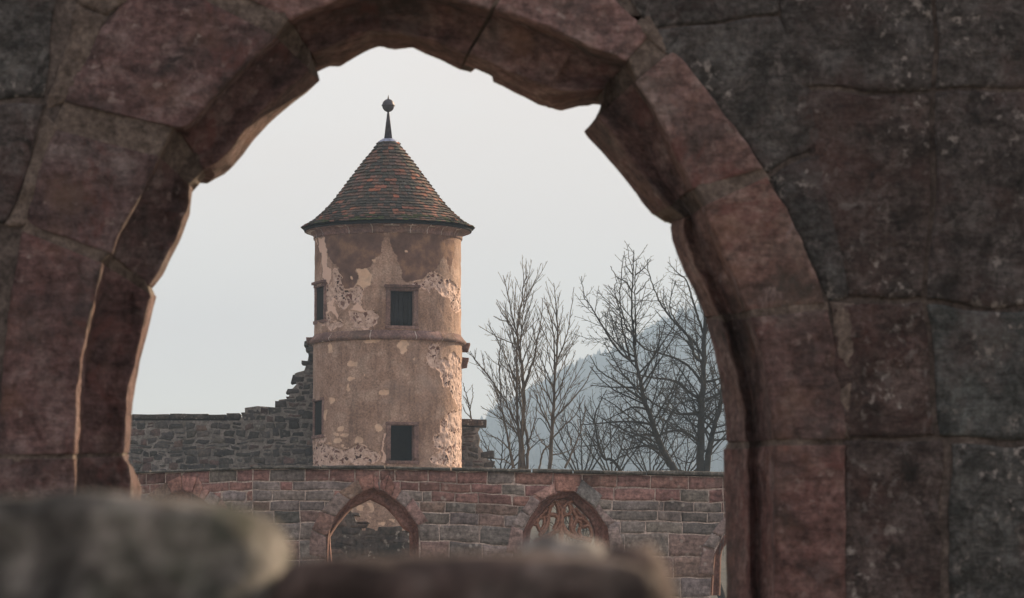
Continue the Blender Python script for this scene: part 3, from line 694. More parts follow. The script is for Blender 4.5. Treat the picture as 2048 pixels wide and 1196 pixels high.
# tracery of the right-hand window
def bar(mb, pts, wd=5.0, dy0=.17, dy1=.36):
    wd *= 1.6
    q = [(1010 + a / 7.475, 930 + b / 7.475) for a, b in pts]
    n = max(8, 5 * len(q)); pts2 = [cr(q, (len(q) - 1) * k / n) for k in range(n + 1)]
    rows = []
    for k, p in enumerate(pts2):
        a = pts2[max(0, k - 1)]; b = pts2[min(n, k + 1)]; tx, ty = b[0] - a[0], b[1] - a[1]; L = math.hypot(tx, ty) or 1
        nx, ny = -ty / L, tx / L; h = wd / 2
        pr = [(-.5, dy1), (-.5, dy0 + .06), (-.22, dy0 + .012), (0, dy0), (.22, dy0 + .012), (.5, dy0 + .06), (.5, dy1)]
        rows.append([Wp(p[0] + nx * wd * s_, p[1] + ny * wd * s_, d_) for s_, d_ in pr])
    mb.grid(rows, close=True)
mb = MB()
for pts, wd in [([(838,1500),(840,1110),(845,900),(852,760),(852,650)], 6.5), ([(852,660),(800,580),(760,540),(700,520)], 5), ([(852,660),(900,600),(960,550),(1010,530)], 5),
  ([(845,870),(770,970),(650,1050),(540,1100),(430,1150)], 6), ([(850,870),(920,990),(1040,1060),(1150,1085),(1300,1120)], 6),
  ([(720,560),(672,640),(652,740),(640,850),(600,950),(520,1060)], 5.5), ([(660,740),(715,735),(760,745),(800,800),(775,870),(730,960)], 5.5), ([(770,560),(800,640),(812,720),(790,800)], 5.5),
  ([(420,880),(480,810),(560,775),(650,775)], 4.5), ([(640,640),(590,700),(520,770)], 4.5), ([(500,790),(480,880),(520,960),(560,940),(590,860),(590,780)], 4.5), ([(430,880),(480,890),(500,930)], 4), ([(500,950),(530,990),(520,1050)], 4.5),
  ([(960,560),(1000,640),(1050,720),(1075,800),(1030,900),(1020,980),(1090,1070)], 6), ([(990,740),(930,735),(870,760),(860,830)], 4.5), ([(990,740),(1000,830),(985,900),(1010,990)], 5),
  ([(890,600),(880,700),(900,735)], 4.5), ([(970,600),(985,690),(950,735)], 4.5), ([(1080,780),(1170,795),(1240,860),(1270,900)], 5), ([(1050,640),(1120,720),(1200,790)], 4.5), ([(1080,830),(1130,850),(1140,910),(1190,910),(1240,890)], 4.5), ([(1130,920),(1110,990),(1150,1080)], 4.5), ([(1240,890),(1290,960),(1300,1090)], 4.5)]:
    bar(mb, pts, wd)
for pl in ([(520,770),(600,690),(655,640),(660,700),(645,770),(580,765)], [(1055,640),(1130,700),(1235,800),(1160,790),(1085,775)], [(770,540),(850,500),(950,520),(960,560),(900,600),(855,655),(800,590)], [(1100,810),(1180,810),(1250,880),(1190,905),(1140,880)], [(430,880),(500,800),(560,790),(500,850),(480,900)]):
    q = [(1010 + a / 7.475, 930 + b / 7.475) for a, b in pl]; m_ = len(q)
    mb.add([Wp(a, b, .235) for a, b in q] + [Wp(a, b, .32) for a, b in q], [tuple(range(m_))[::-1], tuple(range(m_, 2 * m_))] + [(i, (i + 1) % m_, m_ + (i + 1) % m_, m_ + i) for i in range(m_)], (.8, .8, .8))
obj('tracery', mb, M['tracery'], sR)

# ------------------------------------------------------------------ rubble walls
def pip(pts, x, z):
    c = False; j = len(pts) - 1
    for i in range(len(pts)):
        if (pts[i][1] > z) != (pts[j][1] > z) and x < (pts[j][0] - pts[i][0]) * (z - pts[i][1]) / (pts[j][1] - pts[i][1]) + pts[i][0]: c = not c
        j = i
    return c
def rubble(parent, outline, Y, rowh, colw, cols, mat, mmat, seed, thick=0.9, shrink=3.0, n=6, zmin=1245):
    """outline in px at distance Y; random rubble stones on a mortar core"""
    rng = random.Random(seed)
    xs = [p[0] for p in outline]; ysx = [p[1] for p in outline]
    mb = MB(); y = max(ysx)
    while y > min(ysx) - 2:
        h = rng.uniform(*rowh) * (1.0 if y < 1050 else 2.0); x = min(xs) - rng.uniform(0, 10)
        while x < max(xs):
            w_ = rng.uniform(*colw) * (1.0 if y < 1050 else 2.0); yo = 6.0 * noise.noise(Vector((x * .025, y * .08, seed)))
            if pip(outline, x + w_ / 2, y - h * 0.55):
                j = lambda s_: rng.uniform(-s_, s_)
                split = rng.random() < 0.28 and h > 9
                parts = [(y + yo, h)] if not split else [(y + yo, h * .55), (y + yo - h * .55, h * .45)]
                for (yy, hh) in parts:
                    s1, s2 = w_ * .16, hh * .24
                    q = [P(x + j(s1), yy + j(s2), Y), P(x + w_ + j(s1), yy + j(s2), Y), P(x + w_ + j(s1), yy - hh + j(s2), Y), P(x + j(s1), yy - hh + j(s2), Y)]
                    block(mb, q, Vector((0, thick * .9, 0)), n, n - 1, 0.05, 0.03, tint_mul(rng.choice(cols), .3, rng), 2.2, 0.028, 0.085)
            x += w_
        y -= h
    obj('masonry', mb, mat, parent)
    core = MB(); pts = [P(a, b, Y) for a, b in outline]
    c = sum(pts, Vector()) / len(pts); k = shrink * Y / F
    ins = []
    m = len(pts)
    for i in range(m):
        a, b, d = pts[i - 1], pts[i], pts[(i + 1) % m]
        e1, e2 = (b - a), (d - b); nrm = Vector((-(e1.z + e2.z), 0, (e1.x + e2.x)))
        nrm = nrm.normalized() if nrm.length > 0 else Vector((0, 0, 0))
        ins.append(b + nrm * k + Vector((0, 0.022, 0)))
    A = sum((ins[i].x * ins[(i + 1) % m].z - ins[(i + 1) % m].x * ins[i].z) for i in range(m))
    bk = [p + Vector((0, thick, 0)) for p in ins]
    core.add(ins + bk, [tuple(range(m)), tuple(range(2 * m - 1, m - 1, -1))] + [(i, (i + 1) % m, m + (i + 1) % m, m + i) for i in range(m)])
    me = obj('wall_core', core, mmat, parent, smooth=False)
    bmm = bmesh.new(); bmm.from_mesh(me.data); bmesh.ops.triangulate(bmm, faces=[f for f in bmm.faces if len(f.verts) > 4]); bmesh.ops.recalc_face_normals(bmm, faces=bmm.faces); bmm.to_mesh(me.data); bmm.free()
YT = 130.0
YRW = 131.5
yg = HOR + 1.6 * F / YRW
rb = thing('rubble_wall', (-9.5, YRW, 0), 'dark rubble wall left of the tower climbing in broken steps against it', 'wall')
outl = [(-200, yg), (-200, 838), (478, 838), (487, 826), (488, 813), (515, 809), (552, 812), (556, 797), (574, 795), (580, 778), (590, 768), (586, 747), (593, 742), (606, 739), (612, 722), (616, 702), (612, 688), (616, 676), (660, 670), (660, yg)]
outl = outl[::-1]
rubble(rb, outl, YRW, (9, 17), (14, 32), [(0.075, .07, .068), (.10, .09, .085), (.06, .056, .054), (.12, .085, .078), (.085, .08, .078)], M['rubble'], M['rubmortar'], 4)
for a, b, dz in [(-200,-60,0),(-58,90,0),(92,262,0),(264,339,0),(340,416,-1.0),(417,451,.5),(452,479,-2)]:
    mb = MB(); q = [P(a, 838.5, YRW - .06), P(b, 838.5, YRW - .06), P(b, 828 + dz, YRW - .06), P(a, 828 + dz, YRW - .06)]
    block(mb, q, Vector((0, 1.1, 0)), 10, 4, .05, .02, (.62, .56, .54), 1.5, .008, .02); obj('coping_stone', mb, M['coping'], rb)
st_ = thing('wall_stub', (-1.2, YRW, 0), 'short broken wall stub with flat capstone at right foot of the tower', 'wall')
outl = [(905, yg), (1005, yg), (1000, 960), (990, 940), (985, 930), (984, 920), (975, 914), (969, 901), (960, 890), (963, 876), (958, 862), (960, 852), (905, 852)]
rubble(st_, outl, YRW, (10, 18), (14, 30), [(.10, .075, .07), (.075, .068, .065), (.12, .08, .073), (.085, .075, .072)], M['rubble'], M['rubmortar'], 9)
mb = MB(); block(mb, [P(905, 851, YRW - .1), P(972, 851, YRW - .1), P(973, 838, YRW - .1), P(905, 838, YRW - .1)], Vector((0, 1.15, 0)), 10, 5, .06, .02, (.9, .7, .66), 1.5, 0, .02); obj('capstone', mb, M['coping'], st_)
YL = 96.0
lw = thing('ruined_wall', (-3.5, YL, 0), 'black lichen spotted ruined wall seen through the left cloister window', 'wall')
ygl = HOR + 1.6 * F / YL
outl = [(560, ygl), (930, ygl), (930, 1060), (722, 1058), (714, 1040), (703, 1017), (690, 1000), (560, 985)]
rubble(lw, outl, YL, (8, 13), (12, 26), [(1, 1, 1), (1.1, .95, .9), (.8, .8, .8)], M['lowwall'], M['lowwall'], 13, thick=.8)

# ------------------------------------------------------------------ tower
TX = (774.5 - 1024) / F * YT
tw = thing('round_tower', (TX, YT, 0), 'round stair tower with flaking ochre plaster and a conical red tile roof', 'tower')
RU, RL = 147 / F * YT, 149.3 / F * YT
def zc(py, r): return zof(py, YT - r)        # height of something seen at the tower's front
WIN = [(13.0, 784, 831, 581, 651), (13.4, 785, 832, 850, 921), (-69.0, 784, 831, 566 + 6.0, 639 + 6), (-69.0, 784, 831, 798 + 3, 870 + 3)]
WIN = []
hw = 23.5 / F * YT
for ang, y0, y1 in ((13.0, 581, 651), (13.4, 850, 921)): WIN.append((R(ang), hw, zc(y1, RU), zc(y0, RU)))
zl = lambda y: zof(y, YT - 0.9)
for y0, y1 in ((574, 640), (802, 870)): WIN.append((R(-68.5), hw, zl(y1), zl(y0)))
def pg(pts, ox, oy, s): return np.array([(ox + a / s, oy + b / s) for a, b in pts])
U = (580, 440, 4.6); Lc = (580, 660, 3.986)
STAIN = [pg([(330,120),(870,90),(865,200),(830,330),(770,370),(700,440),(620,450),(625,560),(560,620),(500,630),(470,550),(430,440),(400,390),(340,340)], *U),
         pg([(910,90),(1510,120),(1510,250),(1480,500),(1440,400),(1420,330),(1350,420),(1310,500),(1180,550),(1040,570),(1030,480),(980,380),(960,280),(920,210)], *U),
         pg([(230,150),(290,140),(270,330),(230,420)], *U), pg([(1000,520),(1040,570),(1200,600),(1100,580)], *U),
         pg([(760,740),(1060,730),(1090,800),(1060,1060),(740,1070),(720,900)], *Lc)]
SFAC = [1, 1, .6, .4, .45]
EXPO = [pg([(390,460),(430,470),(470,560),(500,640),(560,640),(620,600),(680,620),(650,680),(640,780),(560,740),(520,800),(470,820),(420,760),(390,720),(350,760),(330,680),(380,600),(370,500)], *U),
        pg([(540,850),(640,850),(690,840),(760,830),(820,870),(820,900),(740,960),(680,1000),(560,980),(580,930)], *U), pg([(330,960),(400,930),(480,920),(500,960),(470,995),(350,1000)], *U),
        pg([(1110,580),(1220,560),(1260,510),(1340,490),(1380,510),(1400,570),(1470,540),(1520,600),(1590,640),(1590,830),(1480,830),(1470,700),(1400,690),(1350,660),(1330,600),(1280,660),(1220,620)], *U),
        pg([(1090,180),(1130,100),(1180,110),(1210,230),(1270,240),(1280,180),(1310,170),(1340,220),(1390,300),(1390,560),(1340,640),(1300,560),(1270,440),(1210,440),(1200,340),(1150,310),(1090,270)], *Lc),
        pg([(1290,660),(1390,640),(1390,1085),(1160,1075),(1120,1040),(1140,1000),(1200,980),(1210,950),(1150,940),(1140,890),(1190,820),(1210,720)], *Lc),
        pg([(180,910),(300,930),(460,960),(560,930),(680,950),(720,1010),(690,1050),(560,1075),(350,1095),(170,1095)], *Lc), pg([(170,840),(290,850),(290,890),(170,890)], *Lc),
        pg([(300,560),(350,600),(350,900),(330,980),(290,960)], *U)]
LIME = [pg([(250,150),(330,150),(330,360),(370,500),(350,640),(300,520),(280,400),(260,300)], *U), pg([(350,790),(400,800),(440,880),(430,900),(390,850),(350,870)], *U),
        pg([(745,830),(785,822),(752,870),(752,1000),(790,1075),(730,1060),(742,980),(738,880)], *Lc), pg([(350,640),(400,700),(390,800),(350,780)], *U),
        pg([(540,850),(600,760),(690,840),(680,870),(560,900)], *U), pg([(880,600),(920,620),(915,900),(890,960),(880,800)], *U)]
PATCH = [pg([(620,445),(690,445),(740,520),(740,590),(680,620),(610,590),(630,540)], *U)]
def ell(cx, cy, a, b): return [(cx + a * math.cos(k * .5236) * (1 + .12 * math.sin(cx + k * 2.1)), cy + b * math.sin(k * .5236) * (1 + .12 * math.cos(cy + k * 1.7))) for k in range(12)]
for e in [(500,268,42,25),(480,395,25,18),(457,450,11,18),(460,478,12,16),(588,357,7,9),(745,502,36,26),(395,790,28,18),(365,838,24,16),(435,842,38,17),(380,893,32,24),(545,890,32,28),(705,785,30,26),(900,115,44,40),(905,165,22,30),(320,150,26,38),(655,85,64,26),(995,235,12,14),(420,930,14,10),(320,915,10,8),(280,680,17,52),(335,565,20,30)]: PATCH.append(pg(ell(*e), *Lc))
PATCH.append(pg(ell(560, 528, 11, 11), *U))
for q_ in ([(700,560),(800,575),(830,640),(790,720),(700,740),(760,690),(740,640)],[(560,600),(660,610),(640,700),(560,690)],[(1040,800),(1120,800),(1110,860),(1040,830)],[(720,780),(760,790),(740,820)],[(850,880),(980,870),(960,915),(860,910)]): PATCH.append(pg(q_, 640, 930, 7.475)); PATCH.append(pg(ell(1062, 275, 14, 12), *U)); PATCH.append(pg(ell(770, 370, 22, 14), *U))
def pipv(poly, x, y):
    c = np.zeros(len(x), bool); j = len(poly) - 1
    for i in range(len(poly)):
        xi, yi = poly[i]; xj, yj = poly[j]
        if yi != yj:
            k = ((yi > y) != (yj > y)) & (x < (xj - xi) * (y - yi) / (yj - yi) + xi); c ^= k
        j = i
    return c
def shaft(name, rad, ztop, zbot, seed):
    th = np.concatenate([np.radians(np.linspace(-96, 96, 400)), np.radians(np.linspace(100, 260, 40))]); nth = len(th)
    nzv = max(4, int((ztop - zbot) / 0.0235)) if zbot > 3 else int((ztop - 4.0) / 0.0235)
    zs = np.linspace(ztop, max(zbot, 4.0 if zbot < 3 else zbot), nzv + 1)
    if zbot < 3: zs = np.concatenate([zs, np.linspace(3.6, zbot, 5)])
    TH, Z = np.meshgrid(th, zs); T, Zf = TH.ravel(), Z.ravel()
    x = TX + rad * np.sin(T); y = YT - rad * np.cos(T)
    px = 1024 + x / y * F; py = HOR - (Zf - EYE.z) / y * F
    N1 = np.empty(len(x)); N2 = np.empty(len(x)); N3 = np.empty(len(x))
    for i in range(len(x)):
        p = Vector((x[i], y[i], Zf[i])); N1[i] = nf(p, 2.4, 5); N2[i] = nf(p + Vector((31, 7, 3)), 2.4, 5); N3[i] = nf(p + Vector((5, 2, 9)), 5.0, 4)
    qx, qy = px + 4.0 * N1, py + 4.0 * N2
    front = np.abs(((T + np.pi) % (2 * np.pi)) - np.pi) < 1.66
    def msk(polys, fac=None, sx=1.0):
        m = np.zeros(len(x))
        for k, p in enumerate(polys):
            m = np.maximum(m, pipv(p, px + (qx - px) * sx, py + (qy - py) * sx) * (fac[k] if fac else 1.0))
        return m * front
    st, ex, pa, li = msk(STAIN, SFAC, 1.6), msk(EXPO, None, 1.5), msk(PATCH, None, 1.0) * np.clip(.86 + .5 * N3, .35, 1), msk(LIME, None, 1.3)
    rim = np.zeros(len(x))
    e2 = ex.reshape(TH.shape); r_ = np.zeros_like(e2)
    for dx, dz in ((2, 0), (-2, 0), (0, 2), (0, -2)): r_ = np.maximum(r_, np.roll(np.roll(e2, dx, 1), dz, 0))
    rim = np.clip(r_ - e2, 0, 1).ravel() * (N3 > .05)
    ex = ex * (1 - .0 * li); disp = -0.035 * ex + 0.012 * N1 * (1 - ex) + ex * 0.03 * N3 + 0.004 * N3
    rr = rad + disp
    vx, vy = TX + rr * np.sin(T), YT - rr * np.cos(T)
    mb = MB(); mb.v = list(zip(vx.tolist(), vy.tolist(), Zf.tolist()))
    al = 1 - np.maximum(.85 * li * (1 - ex), .8 * rim)
    mb.c = np.stack([st * (1 - ex), ex, pa, al], 1).tolist()
    nzr = len(zs)
    for i in range(nzr - 1):
        zm = (zs[i] + zs[i + 1]) / 2
        wins = [w_ for w_ in WIN if w_[2] - .03 < zm < w_[3] + .03]
        for j in range(nth):
            k = (j + 1) % nth
            if wins and j < nth - 1:
                tm = (th[j] + th[k]) / 2
                if any(abs(rad * math.sin(tm - w_[0])) < w_[1] + .03 and abs(tm - w_[0]) < 1 for w_ in wins): continue
            mb.f.append((i * nth + j, (i + 1) * nth + j, (i + 1) * nth + k, i * nth + k))
    return obj(name, mb, M['plaster'], tw)
zS0 = zc(676, RL); zS1 = zc(659.5, RU); zCb = zc(464, RU)
shaft('shaft', RU, zCb + .05, zS1 - .1, 1)
shaft('shaft', RL, zS0 + .06, 0.0, 2)
def lathe(prof, nseg=160, mb=None, col=(1, 1, 1), wob=0.0, seed=0):
    mb = mb or MB()
    rows = []
    for r_, z_ in prof:
        rows.append([Vector((TX + (r_ + wob * noise.noise(Vector((math.sin(a) * 6, math.cos(a) * 6, z_ * 4 + seed)))) * math.sin(a), YT - (r_ + wob * noise.noise(Vector((math.sin(a) * 6, math.cos(a) * 6, z_ * 4 + seed)))) * math.cos(a), z_)) for a in [2 * math.pi * k / nseg for k in range(nseg)]])
    mb.grid(rows, col, close=True, flip=True); return mb
pxm = YT / F
RE = 171 * pxm
zE = zc(447, RE)                 # eaves lip
# string course in stone segments
def segring(name, prof, joints, mat, nseg, seed):
    js = sorted(joints)
    part = None
    for a, b in zip(js, js[1:] + [js[0] + 360]):
        mb = MB(); a_, b_ = R(a) + .0055, R(b) - .0055; n = max(6, int((b - a) / 2)); tn = tint_mul((1, 1, 1), .12)
        rows = []
        for k in range(n + 1):
            t_ = a_ + (b_ - a_) * k / n
            rows.append([Vector((TX + (r_ + .012 * nf((t_ * 9, z_ * 3, seed), 1, 3)) * math.sin(t_), YT - (r_ + .012 * nf((t_ * 9, z_ * 3, seed), 1, 3)) * math.cos(t_), z_ + .008 * nf((t_ * 7, r_, seed), 1, 3))) for r_, z_ in prof])
        mb.grid(rows, tn)
        obj(name, mb, mat, tw)
    mb = MB(); lathe([(r_ - .012 if 0 < i < len(prof) - 1 else r_, z_) for i, (r_, z_) in enumerate(prof)], mb=mb)
    obj('joint_mortar', mb, M['trimjoint'], tw)
sp_ = [(RU - .1, zS1 + .01), (RU + .0, zS1), (RU + .09, zc(667, RU)), (RU + .17, zc(671, RU) - .02), (RU + .175, zc(673, RU) - .03), (RU + .14, zc(674, RU) - .06), (RU + .09, zc(675, RU) - .07), (RU - .02, zS0 + .0)]
segring('string_course', sp_, [-150,-120,-95,-78,-46,-11,23,46,63,90,120,150], M['trim'], 160, 3)
cz0 = zc(465, RU); cz1 = zc(446, RE - .1)
cp = [(RU - .08, cz0 - .01), (RU + .035, cz0), (RU + .05, cz0 + .05), (RU + .035, cz0 + .085), (RU + .06, cz0 + .13), (RU + .13, cz0 + .22), (RU + .24, cz1 - .05), (RU + .30, cz1 - .02), (RU + .30, cz1 + .03), (RU - .1, cz1 + .03)]
segring('cornice', cp, [-160,-130,-103,-71,-58,-29,-10,19,33,47,64,90,115,145], M['trim'], 160, 5)
# roof
prof_px = [(15,282),(26.7,299),(46.6,323.5),(69.4,353),(95,387.5),(117.7,416),(149,444),(171,459)]
def zr_(r, y): return zof(y, YT - 0.15 * r)
PR = [(a * pxm, zr_(a * pxm, b)) for a, b in prof_px]
PR[-1] = (RE, zE + .10); 
rs = [p[0] for p in PR]; zs_ = [p[1] for p in PR]
mb = lathe([(max(.02, r_ - .05), z_ - .03) for r_, z_ in PR[::-1]], 96)
lathe([(RE - .03, PR[-1][1] - .03), (RE - .05, PR[-1][1] - .09), (RU, cz1 + .03)], 96, mb)
roof = obj('roof', mb, M['dark'], tw)
cum = [0]
for a, b in zip(PR, PR[1:]): cum.append(cum[-1] + math.dist(a, b))
NR = 27; LT = cum[-1] / NR
def rat(s): return float(np.interp(s, cum, rs)), float(np.interp(s, cum, zs_))
TC = [(0.37, 0.145, 0.092), (0.27, 0.118, 0.083), (0.19, 0.10, 0.077), (0.145, 0.092, 0.075), (0.108, 0.08, 0.067), (0.08, 0.071, 0.062), (0.058, 0.055, 0.05), (0.075, 0.072, 0.063)]
TW_ = [2, 4, 8, 11, 13, 13, 10, 8]
mb = MB(); rng = random.Random(17)
for i in range(NR):
    s1 = (i + 1) * LT + .03; s0 = max(0, s1 - LT * 1.25)
    r1, z1 = rat(min(s1, cum[-1])); r0, z0 = rat(s0)
    if s1 > cum[-1]: k = s1 - cum[-1]; r1 += k * .8; z1 -= k * .5
    sl_ = Vector((r1 - r0, z1 - z0)).normalized(); nr, nz_ = -sl_.y, sl_.x
    cnt = max(9, int(2 * math.pi * r1 / 0.195)); a0 = rng.random() + (i % 2) * math.pi / cnt
    for j in range(cnt):
        ac = a0 + 2 * math.pi * j / cnt; hwid = math.pi / cnt * 0.96
        col = tint_mul(rng.choices(TC, TW_)[0], .15, rng)
        if i > NR - 4 and rng.random() < .3: col = (0.07, 0.085, 0.04)
        dl = rng.uniform(-.05, .03); lift = .035 + rng.uniform(0, .03); tl = rng.uniform(-.008, .008)
        top, bot = [], []
        outl_ = [(-1, 0), (-1, .86), (-.72, .96), (-.3, 1.0), (.3, 1.0), (.72, .96), (1, .86), (1, 0)]
        for (u, v_) in outl_:
            v2 = v_ + dl * v_; r_ = r0 + (r1 - r0) * v2; z_ = z0 + (z1 - z0) * v2; up = .006 + (lift + tl * u) * v_
            for L_, h in ((top, up + .03), (bot, up)):
                rr, zz2 = r_ + nr * h, z_ + nz_ * h; a = ac + hwid * u
                L_.append(Vector((TX + rr * math.sin(a), YT - rr * math.cos(a), zz2)))
        m = len(top)
        mb.add(top + bot, [tuple(range(m))] + [(k, m + k, m + k + 1, k + 1) for k in range(m - 1)], col)
obj('roof_tiles', mb, M['tile'], roof, smooth=False)
# finial
zf = lambda y: zof(y, YT)
fin = obj('finial', lathe([(.31, zf(284.5)), (.13, zf(277)), (8.3 * pxm, zf(277)), (2.2 * pxm, zf(225)), (2.0 * pxm, zf(222))], 24), M['lead'], tw)
obj('flashing', lathe([(.40, zf(287) - .12), (.33, zf(283.5)), (.18, zf(277.6)), (.12, zf(277))], 24), M['flash'], fin)
rb_ = 12.3 * pxm; zb_ = zf(211)
obj('ball', lathe([(rb_ * math.cos(a), zb_ + rb_ * 1.08 * math.sin(a)) for a in [R(d) for d in range(-88, 89, 8)]], 28), M['lead'], fin)
obj('ball_band', lathe([(rb_ * .98, zb_ - .03), (rb_ * 1.09, zb_ - .015), (rb_ * 1.09, zb_ + .02), (rb_ * .98, zb_ + .035)], 28), M['lead'], fin)
obj('spike', lathe([(.035, zb_ + rb_), (.022, zb_ + rb_ * 1.3), (.006, zf(190))], 10), M['lead'], fin)
# windows
for wi, (ang, h, z0, z1) in enumerate(WIN):
    rad = RU if z0 > zS0 else RL
    ux, uy = math.cos(ang), math.sin(ang); nx, ny = math.sin(ang), -math.cos(ang)
    def Q(a, z_, o): return Vector((TX + ux * a + nx * (rad * math.cos(0) + o), YT + uy * a + ny * (rad + o), z_))
    mb = MB()
    cj = rad * (1 - math.sqrt(1 - ((h + .14) / rad) ** 2))
    def bx(a0, a1, za, zb2, o0, o1, tn=1.0):
        q = [Q(a0, za, o1), Q(a1, za, o1), Q(a1, zb2, o1), Q(a0, zb2, o1)]
        block(mb, q, Vector((nx, ny, 0)) * ((o0 if wi < 2 else -.14) - o1), 6, 10, .02, .008, (tn, tn, tn), 4, 0, .01)
    f_ = .145
    if wi > 1: cj *= 2.4
    bx(-h - f_, -h, z0 - .0, z1, -.42, .015 - cj * .35, .95); bx(h, h + f_, z0, z1, -.42, .015 - cj * .35, 1.05)
    bx(-h - f_ - .02, h + f_ + .02, z0 - .11, z0 - .002, -.42, .03 - cj * .2, 1.0)
    bx(-h - f_ - .01, h + f_ + .01, z1 + .002, z1 + .10, -.42, .02 - cj * .2, .85)
    if wi % 2 == 0: bx(-h - f_ - .05, h + f_ + .05, z1 + .102, z1 + .19, -.42, .09 - cj * .2, .85)
    fr = obj('window_frame', mb, M['trim'], tw)
    if wi > 1:
        mb = MB(); block(mb, [Q(-h, z0, -.07), Q(h, z0, -.07), Q(h, z1, -.07), Q(-h, z1, -.07)], Vector((nx, ny, 0)) * -.05, 4, 6, .01, .003, (.5, .5, .5), 5)
        obj('shade_panel', mb, M['dark'], fr)  # near-black panel painted as the shade inside the side openings
    if wi == 0:
        mb = MB()
        for k in range(5):
            a0 = -h + 2 * h * k / 5; q = [Q(a0 + .001, z0, -.26), Q(a0 + 2 * h / 5 - .001, z0, -.26), Q(a0 + 2 * h / 5 - .001, z1, -.26), Q(a0 + .001, z1, -.26)]
            block(mb, q, Vector((nx, ny, 0)) * -.03, 3, 6, .01, .003, tint_mul((1, 1, 1), .15), 5)
        obj('shade_panel', mb, M['shade_panel'], fr)  # dark slats painted as the shade inside the upper front opening
# lining coloured near-black as shade so that the openings look into an unlit stair well
mb = lathe([(RU - .46, 0.2), (RU - .46, zCb), (.1, zCb)], 48); obj('stair_well_shade', mb, M['dark'], tw)
# leftover corbels of a vanished wall on the right side
for (a, b, y0, y1, dpt) in ((917, 940, 684, 701, .9), (921, 937, 713, 735, .7)):
    mb = MB(); Yc = YT + .25
    block(mb, [P(a, y1, Yc), P(b - 3, y1 - 1, Yc), P(b, y0 + 1, Yc), P(a, y0, Yc)], Vector((0, dpt, 0)), 6, 6, .05, .03, (.75, .68, .65), 3, 0, .03)
    obj('corbel', mb, M['trim'], tw)
mb = MB(); block(mb, [P(613, 686, YT + .4), P(640, 686, YT + .4), P(640, 674, YT + .4), P(612, 674, YT + .4)], Vector((0, .8, 0)), 6, 5, .05, .03, (.7, .64, .62), 3, 0, .03)
obj('corbel', mb, M['trim'], tw)

# ------------------------------------------------------------------ bare trees
class Tree:
    def __init__(self, seed): self.rng = random.Random(seed); self.tw = MB()
    def tube(self, mb, pts, r0, r1, sides):
        rows = []; n = len(pts)
        for i, p in enumerate(pts):
            t_ = (pts[min(n - 1, i + 1)] - pts[max(0, i - 1)]); t_ = t_.normalized() if t_.length > 0 else Vector((0, 0, 1))
            a = t_.cross(Vector((0.31, 1, 0.17))); a = a.normalized() if a.length > 1e-6 else Vector((1, 0, 0)); b = t_.cross(a)
            r_ = r0 + (r1 - r0) * (i / max(1, n - 1)) ** 0.9
            rows.append([p + a * (r_ * math.cos(6.2832 * k / sides)) + b * (r_ * math.sin(6.2832 * k / sides)) for k in range(sides)])
        mb.grid(rows, close=True)
    def twig(self, p, d, L, r0, level, up):
        g = self.rng; n = 4 if level < 3 else 3
        pts = [p]; dd = d.normalized()
        for i in range(n):
            dd = (dd + Vector((g.gauss(0, self.wob), g.gauss(0, self.wob), g.gauss(0, self.wob * .8) + up * .22))).normalized()
            pts.append(pts[-1] + dd * (L / n))
        self.tube(self.tw, pts, r0, max(.0048, r0 * .42), 4 if r0 > .03 else 3)
        self.kids(pts, L, r0, level, up)
    def kids(self, pts, L, r0, level, up, start=.15):
        g = self.rng
        if level >= self.maxl: return
        sp_ = self.spc[min(level, len(self.spc) - 1)]; k = max(1, int(L / sp_)) if L > sp_ * .6 else 0
        n = len(pts) - 1; side = g.choice((1, -1))
        for i in range(k):
            t_ = start + (1 - start) * (i + g.random() * .8) / k; u = min(t_, .999) * n; a = int(u); p = pts[a].lerp(pts[a + 1], u - a)
            tg = (pts[a + 1] - pts[a]).normalized(); side = -side
            ax = Vector((g.gauss(0, .35), side, g.gauss(0, .3))) if g.random() < .72 else Vector((g.gauss(0, 1), g.gauss(0, 1), g.gauss(0, 1)))
            pr = tg.cross(ax); pr = pr.normalized() if pr.length > 1e-6 else Vector((1, 0, 0))
            an = R(g.uniform(*self.ang)); d = tg * math.cos(an) + pr * math.sin(an)
            l2 = min(L * g.uniform(.28, .55) * (1.10 - .98 * t_), self.cap[min(level, len(self.cap) - 1)])
            rr = max(.0066, min(r0 * .55, .0072 + .011 * l2))
            self.twig(p, d, l2, rr, level + 1, up)

